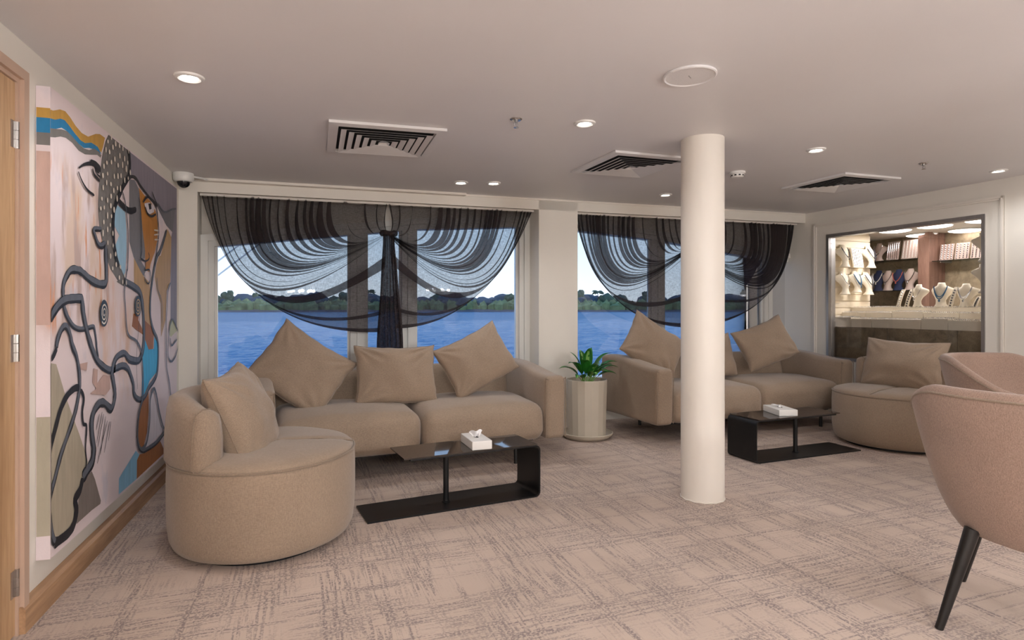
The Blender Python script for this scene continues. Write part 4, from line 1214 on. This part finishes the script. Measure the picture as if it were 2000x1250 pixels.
STROKES=[
('slate',42,14,[(3439,1525),(3447,1446),(3451,1387),(3447,1354),(3417,1337),(3339,1337),(3244,1351),(3168,1372),(3107,1387),(3026,1385),(2982,1362),(2945,1324),(2937,1287),(2942,1251),(2952,1215),(2982,1179),(3037,1141),(3107,1123),(3193,1124),(3270,1129),(3291,1113),(3311,1061),(3318,1024),(3339,976)]),
('slate',38,26,[(2808,1173),(2868,1216),(2929,1245),(2993,1257),(3107,1261),(3137,1254),(3155,1191),(3193,1116),(3244,1044),(3311,974),(3395,930),(3500,898),(3579,901),(3523,893),(3604,901),(3706,903),(3787,878),(3833,837),(3881,782),(3891,728),(3951,688),(4033,670),(4120,683),(4188,720),(4306,753),(4380,800),(4406,929),(4380,1014),(4282,1081),(4222,1170),(4222,1277),(4258,1379),(4306,1470),(4380,1559),(4458,1604),(4621,1759)]),
('slate',32,40,[(3555,741),(3571,789),(3539,859),(3531,853),(3539,908),(3604,958),(3724,969),(3815,929),(3951,908),(4012,919),(4065,966),(4087,1055),(4065,1211),(4012,1306),(3891,1340),(3724,1364)]),
('slate',30,52,[(3516,885),(3555,814),(3571,751),(3516,698),(3425,740),(3353,751),(3284,726),(3251,677),(3257,610),(3277,545),(3257,489),(3193,465),(3143,444)]),
('ink',40,46,[(3143,444),(3113,399),(3060,373),(3072,322),(3049,273),(2993,251),(2888,254),(2853,259)]),
('slate',26,30,[(2868,1054),(2888,1097),(2929,1135),(2971,1138),(3004,1105),(3032,1052),(3078,998),(3107,919),(3107,856),(3072,776),(3026,718),(2961,653),(2908,598),(2858,523),(2810,455),(2808,391),(2820,327),(2839,282),(2858,257)]),
('ink',26,20,[(2873,1054),(2839,1021),(2808,1009)]),
('ink',30,40,[(3107,861),(3049,864),(2971,842),(2908,794),(2858,723),(2810,652),(2808,597),(2808,533),(2810,455)]),
('ink',24,10,[(3119,850),(3155,806),(3137,746),(3149,691),(3186,674),(3180,611),(3174,568),(3186,511),(3174,480)]),
('ink',7,6,[(3346,700),(3304,631)]),
('ink',7,6,[(3381,705),(3311,568)]),
('ink',7,6,[(3403,691),(3325,544)]),
('ink',7,6,[(3432,675),(3360,500)]),
('ink',7,6,[(3454,649),(3318,466)]),
('ink',7,6,[(3485,638),(3410,498)]),
('ink',6,4,[(3505,635),(3469,544)]),
('ink',8,30,[(3095,1846),(3155,1875),(3231,1897),(3297,1905),(3362,1894)]),
('ink',12,22,[(3231,1912),(3297,1915),(3355,1903)]),
('ink',8,14,[(3089,1828),(3131,1794),(3193,1767),(3277,1756)]),
('ink',14,16,[(3257,1881),(3277,1855),(3348,1839)]),
('ink',8,10,[(3295,1889),(3311,1867),(3355,1859)]),
('slate',20,30,[(3367,1605),(3270,1592),(3291,1562),(3325,1530),(3367,1524),(3425,1543)]),
('ink',30,36,[(3796,2101),(3811,2023),(3796,1960),(3706,1889),(3612,1802),(3555,1731),(3539,1656),(3547,1574),(3579,1494),(3620,1441)]),
('ink',22,14,[(3706,1889),(3805,1953),(3911,1972),(4012,1943),(4165,1913),(4330,1881),(4380,1806),(4401,1703),(4355,1594),(4306,1487)]),
('ink',36,34,[(3620,1787),(3724,1769),(3815,1766),(3921,1792)]),
('slate',12,18,[(3680,1849),(3724,1804),(3750,1738),(3774,1629),(3768,1450),(3750,1418),(3715,1311),(3732,1211),(3750,1117),(3796,1062),(3931,1025),(4012,969),(4033,923),(4055,825),(4059,728),(4044,681)]),
('ink',9,9,[(3971,1872),(4012,1784),(4017,1658),(4029,1564),(4012,1511),(4120,1507),(4188,1532),(4165,1563)]),
('ink',9,9,[(4012,1515),(4109,1497),(4098,1451),(4188,1456),(4211,1411),(4165,1369),(4098,1392),(4087,1424)]),
('ink',14,14,[(4055,1855),(4142,1903),(4282,1901),(4355,1879)]),
('ink',14,14,[(4098,1836),(4142,1804),(4234,1798),(4330,1826)]),
('slate',14,16,[(4708,1398),(4636,1335),(4607,1209),(4588,1099),(4593,842),(4679,684),(4723,567)]),
('slate',14,14,[(4768,1140),(4694,1096),(4636,949),(4650,874),(4738,836),(4861,873),(4958,985),(4893,1067),(4774,1138)]),
('slate',16,14,[(4694,1006),(4738,950),(4893,988)]),
('slate',10,10,[(4355,1418),(4380,1336),(4471,1260),(4484,1109)]),
('ink',6,5,[(3992,1192),(3941,1024),(3921,901),(3941,744)]),
('slate',22,28,[(4044,668),(3971,597),(3941,490),(3961,411),(4033,363),(4120,350),(4355,344),(4538,370),(4621,375)]),
('slate',22,22,[(4002,377),(4120,389),(4188,507),(4199,638),(4270,702),(4330,667),(4406,537),(4511,411),(4593,370)]),
('slate',16,12,[(4380,1904),(4538,1872),(4738,1922),(4861,1946)]),
('ink',16,12,[(4368,1881),(4234,1956)]),
('chalk',10,10,[(4282,1717),(4393,1727)]),
('chalk',10,10,[(4282,1686),(4393,1703)]),
('chalk',10,10,[(4294,1657),(4385,1667)]),
]
SPIRALS= [(3398,1193,59,67),(3947,1230,61,61)]

PC = {'violet_grey': srgb(140, 133, 145), 'gold': srgb(196, 152, 72), 'blue': srgb(38, 128, 178), 'grey': srgb(124, 120, 117), 'stone': srgb(126, 125, 130), 'ochre': srgb(188, 128, 58),
      'tan': srgb(194, 158, 112), 'brown': srgb(158, 98, 48), 'pale_blue': srgb(160, 198, 222), 'turquoise': srgb(66, 172, 218), 'white': srgb(222, 214, 220), 'sky': srgb(140, 190, 218),
      'olive': srgb(176, 166, 146), 'taupe': srgb(132, 122, 116), 'lime': srgb(196, 196, 160), 'rust': srgb(200, 168, 156), 'ink': srgb(40, 40, 46), 'slate': srgb(98, 102, 112), 'chalk': srgb(226, 214, 200), 'navy': srgb(52, 66, 80)}
PM = {k: plain('paint_' + k, c, .55, var=.10, vscale=14, bump=.15, bscale=60, stretch=(1, 2.2, .35)) for k, c in PC.items()}
def canvas_mat():
    m, N, L, P = new_mat('painted_canvas')
    P.inputs['Roughness'].default_value = .6
    tc = N.new('ShaderNodeTexCoord'); sp = N.new('ShaderNodeSeparateXYZ'); L.new(tc.outputs['Object'], sp.inputs[0])
    def nz(s, st, det=4, off=(0, 0, 0)):
        mp = N.new('ShaderNodeMapping'); mp.inputs['Scale'].default_value = st; mp.inputs['Location'].default_value = off
        n = N.new('ShaderNodeTexNoise'); n.inputs['Scale'].default_value = s; n.inputs['Detail'].default_value = det
        L.new(tc.outputs['Object'], mp.inputs[0]); L.new(mp.outputs[0], n.inputs['Vector']); return n.outputs[0]
    def mr(v, a, b):
        n = N.new('ShaderNodeMapRange'); n.interpolation_type = 'SMOOTHSTEP'; n.inputs[1].default_value = a; n.inputs[2].default_value = b; L.new(v, n.inputs[0]); return n.outputs[0]
    def mul(a, b):
        n = N.new('ShaderNodeMath'); n.operation = 'MULTIPLY'; L.new(a, n.inputs[0]); L.new(b, n.inputs[1]); return n.outputs[0]
    def mix(f, a, col):
        n = N.new('ShaderNodeMix'); n.data_type = 'RGBA'; L.new(f, n.inputs[0])
        if a is None: n.inputs[6].default_value = srgb(232, 216, 217)
        else: L.new(a, n.inputs[6])
        n.inputs[7].default_value = col; return n.outputs[2]
    Y, Z = sp.outputs['Y'], sp.outputs['Z']
    band = mul(mul(mr(Z, 1.02, 1.22), mr(Z, 1.92, 1.72)), mr(Y, 3.72, 3.40))       # the brushed ochre area upper left
    low = mul(mr(Z, .62, .95), mr(Z, 1.35, 1.1))
    low = mul(low, mul(mr(Y, 3.3, 3.5), mr(Y, 4.1, 3.8)))
    c = mix(mul(band, mr(nz(2.2, (1, 2.0, .9)), .48, .64)), None, srgb(220, 196, 180))
    c = mix(mul(band, mr(nz(5, (1, 2.5, .5), 4, (3, 1, 2)), .48, .62)), c, srgb(196, 172, 164))
    c = mix(mul(band, mr(nz(7, (1, 3.0, .45), 5, (1, 5, 8)), .57, .68)), c, srgb(220, 152, 106))
    c = mix(mul(low, mr(nz(3, (1, 2.0, .7), 4, (4, 4, 1)), .46, .64)), c, srgb(224, 190, 168))
    c = mix(mr(nz(4, (1, 1.5, .8), 4, (9, 2, 6)), .60, .72), c, srgb(214, 204, 210))
    L.new(c, P.inputs['Base Color'])
    bp = N.new('ShaderNodeBump'); bp.inputs['Strength'].default_value = .2; bp.inputs['Distance'].default_value = .003
    L.new(nz(300, (1, 1, 1), 2), bp.inputs['Height']); L.new(bp.outputs[0], P.inputs['Normal'])
    return m
XF = -1.066
CY0, CY1, CZ0, CZ1 = 2.825, 4.92, .205, 2.112
art = empty('painting', (0, 0, 0), 0, 'large abstract line painting on canvas hung on the left wall', 'painting')
mb = MB(); mb.box(WL + .001, CY0, CZ0, XF, CY1, CZ1); mb.build('canvas', canvas_mat(), art)
lay = 0
def clampc(y, z): return (min(CY1 - .001, max(CY0, y)), min(CZ1 - .001, max(CZ0, z)))
fills_by = {}
for key, pts in FILLS:
    lay += 1; pts = [clampc(a / 1000, b / 1000) for a, b in pts]
    x = XF + .0003 + lay * .00012
    o = mesh_obj('colour_field', [(x, a, b) for a, b in pts], [tuple(range(len(pts)))], PM[key], art)
    bm = bmesh.new(); bm.from_mesh(o.data); bmesh.ops.triangulate(bm, faces=bm.faces)
    bmesh.ops.recalc_face_normals(bm, faces=bm.faces)
    if sum(f.normal.x for f in bm.faces) < 0: bmesh.ops.reverse_faces(bm, faces=bm.faces)
    bm.to_mesh(o.data); bm.free()
# colours that run on round the near edge of the canvas
for key, za, zb in (('gold', 1.985, 2.025), ('blue', 1.925, 1.985), ('grey', 1.875, 1.925), ('rust', 1.15, 1.85), ('olive', .30, .78)):
    mesh_obj('edge_paint', [(WL + .003, CY0 - .0004, za), (XF, CY0 - .0004, za), (XF, CY0 - .0004, zb), (WL + .003, CY0 - .0004, zb)], [(0, 1, 2, 3)], PM[key], art)
def ribbon(pts, w0, w1, x, key):
    P_ = catmull(pts, 5); n = len(P_); vs = []; fs = []
    for i, (a, b) in enumerate(P_):
        a0, b0 = P_[max(0, i - 1)]; a1, b1 = P_[min(n - 1, i + 1)]
        d = math.hypot(a1 - a0, b1 - b0) or 1; nx, nz_ = -(b1 - b0) / d, (a1 - a0) / d
        w = (w0 + (w1 - w0) * i / (n - 1)) / 2 * (1 + .22 * noise.noise(Vector((i * .37, w0 * 90, x * 900))))
        if i in (0, n - 1): w *= .55
        for s_ in (-1, 1):
            y, z = clampc(a + nx * w * s_, b + nz_ * w * s_); vs.append((x, y, z))
    for i in range(n - 1): fs.append((i * 2, i * 2 + 1, i * 2 + 3, i * 2 + 2))
    return mesh_obj('brush_line', vs, fs, PM[key], art)
for key, w0, w1, pts in STROKES:
    lay += 1; p = [(a / 1000, b / 1000) for a, b in pts]; x = XF + .0003 + lay * .00012
    if key == 'slate' and max(w0, w1) >= 24:
        ribbon(p, w0 * .00118, w1 * .00118, x, 'ink'); lay += 1
        ribbon([(a + .002, b + .006) for a, b in p], w0 * .00070, w1 * .00070, x + .00012, 'slate')
    else: ribbon(p, w0 / 1000, w1 / 1000, x, key)
for (cy_, cz_, ry, rz_) in SPIRALS:
    cy_ /= 1000; cz_ /= 1000
    lay += 1; x = XF + .0003 + lay * .00012
    mesh_obj('spiral_ground', [(x, cy_ + ry / 1000 * math.cos(i * .2618), cz_ + rz_ / 1000 * math.sin(i * .2618)) for i in range(24)], [tuple(range(24))], PM['navy'], art)
    lay += 1
    ribbon([(cy_ + ry / 1000 * .8 * (1 - t / 34) * math.cos(t * .5 + 4), cz_ + rz_ / 1000 * .8 * (1 - t / 34) * math.sin(t * .5 + 4)) for t in range(30)], .008, .006, x + .00014, 'chalk' if ry == SPIRALS[0][2] else 'tan')
# pale dabs on the spotted band
rr = random.Random(4); band = [(a / 1000, b / 1000) for a, b in FILLS[4][1]]
def inside(y, z, P_):
    c = False
    for i in range(len(P_)):
        (a, b), (a2, b2) = P_[i], P_[i - 1]
        if (b > z) != (b2 > z) and y < (a2 - a) * (z - b) / (b2 - b) + a: c = not c
    return c
mb = MB(); lay += 2; x = XF + .0003 + lay * .00012; spots = []
for _ in range(4000):
    y, z = rr.uniform(3.3, 4.1), rr.uniform(.9, 2.1)
    if inside(y, z, band) and all(math.hypot((y - a), (z - b)) > .048 for a, b in spots) and len(spots) < 130: spots.append((y, z))
for y, z in spots:
    ry, rz_ = rr.uniform(.008, .013), rr.uniform(.010, .019)
    mb.add([(x, *clampc(y + ry * math.cos(i * .785), z + rz_ * math.sin(i * .785))) for i in range(8)], [tuple(range(8))])
o = mb.build('pale_dabs', PM['chalk'], art); o['kind'] = 'stuff'
recentre(art, (WL, 3.87, CZ0))

# ------------------------------------------------------------------ jewellery shop behind the right wall
SD = 1.6
mb = MB()
mb.box(-.6, .1, 2.13, 3.4, SD + .1, 2.2, GM); mb.box(-.6, .1, -.02, 3.4, SD + .1, 0.0, GM)
mb.box(-.62, .1, 0, -.58, SD + .1, 2.13, GM); mb.box(3.36, .1, 0, 3.4, SD + .1, 2.13, GM)
struct(mb, 'trim_4', M_wall)
mb = MB(); mb.box(-.6, SD, 0, 3.4, SD + .05, 2.13, GM); struct(mb, 'wall_shop', M_shopwood)
gb = G(.24, .45, 1.0)
sl = empty('slat_wall', (0, 0, 0), 0, 'cream slatted display wall on the left inside the jewellery window', 'display wall')
mb = MB(); mb.box(.19, .11, .0, .225, .80, 2.128, GM); mb.build('backing', M_slat, sl)
k = 0; z = .98
while z < 2.1:
    mb = MB(); mb.box(.225, .11, z + .004, .240, .80, min(2.125, z + .076), GM); mb.build('slat', M_slat, sl); z += .08
recentre(sl, G(.2, .45, 0))
for s, v in ((.62, .70), (1.05, .72), (1.52, .76), (.46, 1.42), (.94, 1.44), (1.55, 1.42)):
    o = empty('shop_ceiling_lamp', G(s, v, 2.13), 0, 'flat round glowing lamp on the jewellery shop ceiling, ' + ('front row' if v < 1.2 else 'back row') + (', left' if s in (.62, .46) else ', middle' if s in (1.05, .94) else ', right'), 'ceiling light', 'round shop lamps')
    mb = MB(); mb.lathe([(.165, 0), (.168, -.012), (.166, -.018)], 40, cap=False); mb.build('rim', M_white, o, True)
    mb = MB(); mb.lathe([(.0, -.034), (.12, -.032), (.158, -.024), (.166, -.014)], 40, cap=False); mb.build('diffuser', M_led, o, True)
    l = bpy.data.lights.new('shop_lamp_light', 'AREA'); l.shape = 'DISK'; l.size = .32; l.energy = 5 if v < 1.2 else 0.6; l.color = (1, .95, .92)
    lo = bpy.data.objects.new('shop_lamp_light', l); lo.location = G(s, v, 2.085); C.objects.link(lo)
# counter with jewellery trays
ct = empty('display_counter', (0, 0, 0), 0, 'grey oak display counter behind the jewellery window glass', 'counter')
for i in range(3):
    mb = MB(); mb.box(.245 + i * .7, .12, .0 + .06, .245 + (i + 1) * .7 - .006, .145, 1.005, GM); mb.build('front_panel', M_shopwood, ct)
mb = MB(); mb.box(.245, .13, 0, 2.35, .30, 1.0, GM); mb.box(.245, .30, 0, 2.35, .46, 1.09, GM); mb.box(.245, .46, 0, 2.35, .76, 1.20, GM); mb.build('stepped_top', M_cream, ct)
recentre(ct, G(1.2, .4, 0))
ORD = ['first', 'second', 'third', 'fourth', 'fifth', 'sixth']
tray_i = 0
for row, (v0, v1, zb, cuts, hh) in enumerate(((.115, .295, 1.0, [.25, .52, .77, 1.30, 1.56, 1.87, 2.30], .095), (.305, .455, 1.09, [.25, .55, .86, 1.20, 1.55, 1.95, 2.30], .075), (.465, .59, 1.2, [.25, .50, .80, 1.22, 1.62, 2.0, 2.30], .022))):
    for i, (a, b) in enumerate(zip(cuts, cuts[1:])):
        h_ = hh * (1.0 if (i + row) % 3 else 1.15)
        o = empty('jewellery_tray', G((a + b) / 2, (v0 + v1) / 2, zb), 0, '%s cream ring tray from the left in the %s row on the jewellery counter' % (ORD[i], ('front', 'middle', 'back')[row]), 'tray', 'ring trays on the counter')
        def put(mb, name, mat, smooth=False):
            x = mb.build(name, mat, None, smooth); x.parent = o; x.matrix_parent_inverse = Matrix.Translation(-Vector(o.location)); return x
        mb = MB(); mb.box(a + .003, v0, zb + .001, b - .003, v1, zb + h_ - .008, GM)
        mb.box(a + .003, v0, zb + h_ - .008, b - .003, v0 + .006, zb + h_, GM); mb.box(a + .003, v1 - .006, zb + h_ - .008, b - .003, v1, zb + h_, GM)
        mb.box(a + .003, v0 + .006, zb + h_ - .008, a + .009, v1 - .006, zb + h_, GM); mb.box(b - .009, v0 + .006, zb + h_ - .008, b - .003, v1 - .006, zb + h_, GM)
        put(mb, 'tray_body', M_cream)
        mb = MB(); rr = random.Random(row * 10 + i)
        ns = int((b - a) / .036)
        for q in range(ns):
            for v in [v0 + .02 + w_ * .035 for w_ in range(int((v1 - v0 - .03) / .035) + 1)]:
                c = Vector((a + .02 + q * (b - a - .03) / max(1, ns - 1), v, zb + h_ + .004)); ph = rr.random() * .6
                pts = [GM @ (c + Vector((.009 * math.cos(w_ * 1.047) * math.cos(ph), .009 * math.cos(w_ * 1.047) * math.sin(ph), .010 * math.sin(w_ * 1.047)))) for w_ in range(6)]
                mb.tube(pts, .0022, 4, True)
        x = put(mb, 'rings', M_silver, True); x['kind'] = 'stuff'

def bust(loc, face, h, mat, neck, label, lean=.25, w=1.0, bead=.004, rows=1):
    """necklace bust: narrow foot, curved waist, shoulders, short neck; faces -y before turning by face"""
    o = empty('necklace_bust', loc, R(face), label, 'display bust', 'jewellery busts')
    prof = [(0, .070, .045), (.03, .066, .042), (.14, .048, .026), (.28, .046, .020), (.42, .062, .022), (.56, .090, .026), (.68, .106, .030), (.76, .100, .030), (.83, .066, .028), (.88, .040, .026), (.96, .034, .024), (1.0, .030, .020)]
    seg = 22; vs = []; fs = []
    for t, a, b in prof:
        for i in range(seg):
            g_ = 2 * math.pi * i / seg
            x = a * w * math.cos(g_); y = b * math.sin(g_) + lean * h * .5 * (t - .2) ** 2 * 1.2 + .5 * x * x / .1
            vs.append((x * h / .26, y * h / .26, t * h))
    for k in range(len(prof) - 1):
        for i in range(seg):
            j = (i + 1) % seg; fs.append((k * seg + i, k * seg + j, (k + 1) * seg + j, (k + 1) * seg + i))
    fs.append(tuple(range(seg))[::-1]); fs.append(tuple(range((len(prof) - 1) * seg, len(prof) * seg)))
    mesh_obj('bust', vs, fs, mat, o, True)
    if neck is not None:
        s_ = h / .26; mb = MB()
        for q in range(rows):
            pts = []
            for i in range(25):
                t = -1 + 2 * i / 24; x = .062 * t * w; zz = .225 - .115 * (1 - t * t) ** .8 - q * .022 * (1 - t * t)
                y = -.033 + lean * .26 * .5 * (zz / .26 - .2) ** 2 * 1.2 + .5 * x * x / .1 - .003
                pts.append((x * s_, y * s_, zz * s_))
            mb.tube(pts, [bead * (1 + .45 * (i % 2)) for i in range(25)], 6)
        p = pts[12]; mb.lathe([(.0, -.020), (.010, -.012), (.009, .004), (.0, .010)], 8, Matrix.Translation((p[0], p[1] - .004, p[2] - .014)) @ Matrix.Scale(.4, 4, (0, 1, 0)))
        mb.build('necklace', neck, o, True)
    return o
YAW = math.degrees(math.atan2(UY, UX))
TO_ROOM = -90 + YAW                       # turn so that -y looks out through the shop window
bust(G(.993, .52, 1.224), TO_ROOM - 18, .25, M_cream, M_silver, 'cream bust with silver cross pendant, left of the three on the counter', rows=1, bead=.003)
bust(G(1.238, .52, 1.224), TO_ROOM + 12, .26, M_cream, M_gem, 'cream bust with turquoise necklace, middle of the three on the counter', rows=2)
bust(G(1.473, .52, 1.224), TO_ROOM + 4, .24, M_cream, M_silver, 'cream bust with silver collar, right of the three on the counter', rows=2, w=1.1)
def bracelet_stand(s, v, z, h, lean, mat, label):
    o = empty('bracelet_stand', G(s, v, z), R(TO_ROOM), label, 'display stand', 'bracelet stands on the counter')
    vs = []; fs = []
    for i in range(9):
        t = i / 8; y = -.02 + .05 * t * t; x0 = lean * t
        for x, yy in ((-.02, y - .006), (.02, y - .006), (.02, y + .006), (-.02, y + .006)): vs.append((x + x0, yy, t * h))
    for i in range(8):
        for k in range(4): fs.append((i * 4 + k, i * 4 + (k + 1) % 4, i * 4 + 4 + (k + 1) % 4, i * 4 + 4 + k))
    fs += [(3, 2, 1, 0), (32, 33, 34, 35)]
    mesh_obj('stand', vs, fs, M_cream, o)
    mb = MB()
    for i in range(7):
        t = (i + .7) / 8; mb.lathe([(.0, -.010), (.011, 0), (.0, .010)], 8, Matrix.Translation((lean * t, -.028 + .05 * t * t, t * h)) @ Matrix.Scale(.5, 4, (0, 1, 0)))
    mb.build('bracelet', mat, o, True)
bracelet_stand(.80, .52, 1.224, .20, .03, M_silver, 'cream bracelet stand at the left end of the counter busts')
bracelet_stand(.885, .53, 1.224, .20, .035, M_dkbead, 'dark beaded bracelet stand just left of the cross pendant bust')
bracelet_stand(1.345, .52, 1.224, .21, .035, M_dkbead, 'bracelet stand between the turquoise and the collar busts')
bracelet_stand(1.575, .52, 1.224, .11, .02, M_dkbead, 'short bracelet stand right of the silver collar bust')
# busts hung on the slat wall (it faces the room's inner side)
SLF = YAW
for (v, z, h, nk, txt, ln) in ((.30, 1.70, .27, M_dkbead, 'upper row, left', .5), (.74, 1.70, .27, M_dkbead, 'upper row, right', .5),
                               (.30, 1.375, .28, M_silver, 'lower row, left', .5), (.50, 1.40, .26, M_gem, 'lower row, middle with blue collar', .5), (.70, 1.375, .28, M_dkbead, 'lower row, right', .5)):
    bust(G(.31, v, z), SLF + 8, h, M_cream, nk, 'cream necklace bust on the slatted shop wall, ' + txt, ln, rows=2 if nk == M_gem else 1)
def strand_panel(loc, face, w, h, n, mat, cl, label, lean=.18):
    o = empty('necklace_display', loc, R(face), label, 'display panel', 'necklace display panels')
    M = Matrix.Rotation(-lean, 4, 'X')
    mb = MB(); mb.box(-w / 2, -.005, 0, w / 2, .005, h, M); mb.build('panel', cl, o)
    mb = MB()
    for i in range(n):
        x = -w / 2 + w * (i + .5) / n; mb.tube([M @ Vector((x + .004 * (j % 2), -.010, h * (.96 - .9 * j / 14))) for j in range(15)], [.0035 + .002 * (j % 2) for j in range(15)], 5)
    mb.build('strands', mat, o, True); return o
strand_panel(G(.30, .52, 1.70), SLF, .17, .24, 6, M_silver, M_cream, 'cream panel of silver chains between the two upper slat wall busts')
# shelves on the back wall
def shelf(s0, s1, z, label):
    o = empty('glass_shelf', (0, 0, 0), 0, label, 'shelf', 'glass shelves in the shop')
    mb = MB(); mb.box(s0, SD - .26, z - .008, s1, SD - .002, z, GM); mb.build('glass', M_shelf, o)
    for s in (s0 + .06, s1 - .06):
        mb = MB(); mb.box(s - .006, SD - .2, z - .022, s + .006, SD - .002, z - .009, GM); mb.build('bracket', M_steel, o)
    recentre(o, G((s0 + s1) / 2, SD - .1, z))
shelf(-.3, .50, 1.83, 'upper glass shelf at the back of the jewellery shop'); shelf(-.3, .50, 1.44, 'lower glass shelf at the back of the jewellery shop'); shelf(.63, 2.2, 1.78, 'right glass shelf with pads at the back of the jewellery shop')
mb = MB(); mb.box(.49, SD - .30, .002, .62, SD - .002, 2.128, GM); o = mb.build('wooden_post', M_redwood); tag(o, 'reddish wooden post between the back shelves of the jewellery shop', 'post')
bust(G(-.12, 1.44, 1.832), TO_ROOM, .24, M_pink, M_silver, 'bust on the upper back shelf, left of the chain panel', rows=2)
strand_panel(G(.06, 1.45, 1.832), TO_ROOM, .16, .25, 6, M_silver, M_pink, 'chain panel on the upper back shelf, middle')
strand_panel(G(.28, 1.45, 1.832), TO_ROOM, .20, .25, 5, M_pearl, M_pink, 'pale pearl panel on the upper back shelf, right')
bust(G(-.13, 1.44, 1.442), TO_ROOM, .27, M_navy, M_pearl, 'navy bust with pearls on the lower back shelf, left')
bust(G(.0, 1.44, 1.442), TO_ROOM, .26, M_pink, M_silver, 'pink bust on the lower back shelf between the navy busts')
bust(G(.14, 1.44, 1.442), TO_ROOM, .27, M_navy, M_coral, 'navy bust with coral beads on the lower back shelf')
bust(G(.29, 1.44, 1.442), TO_ROOM, .27, M_pink, M_silver, 'pink bust on the lower back shelf, rightmost')
for i in range(4):
    strand_panel(G(.72 + i * .17, 1.45, 1.782), TO_ROOM, .15, .20, 4, M_silver, M_pink, 'pink ring pad on the right back shelf, %s from the left' % ORD[i])
bust(G(1.78, .34, 1.67), YAW + 180 + 160, .27, M_cream, None, 'upper cream bust seen from behind at the right edge of the shop window', .5, .95)
bust(G(1.78, .34, 1.37), YAW + 180 + 160, .27, M_cream, None, 'lower cream bust seen from behind at the right edge of the shop window', .5, .95)
rk = empty('bust_rack', (0, 0, 0), 0, 'narrow steel rack carrying the two busts at the right edge of the shop window', 'rack')
mb = MB(); mb.box(1.90, .33, 1.2, 1.91, .35, 2.13, GM); mb.build('upright', M_steel, rk)
for z in (1.665, 1.365):
    mb = MB(); mb.box(1.72, .30, z - .006, 1.90, .40, z + .004, GM); mb.build('arm', M_steel, rk)
recentre(rk, G(1.9, .34, 1.2))
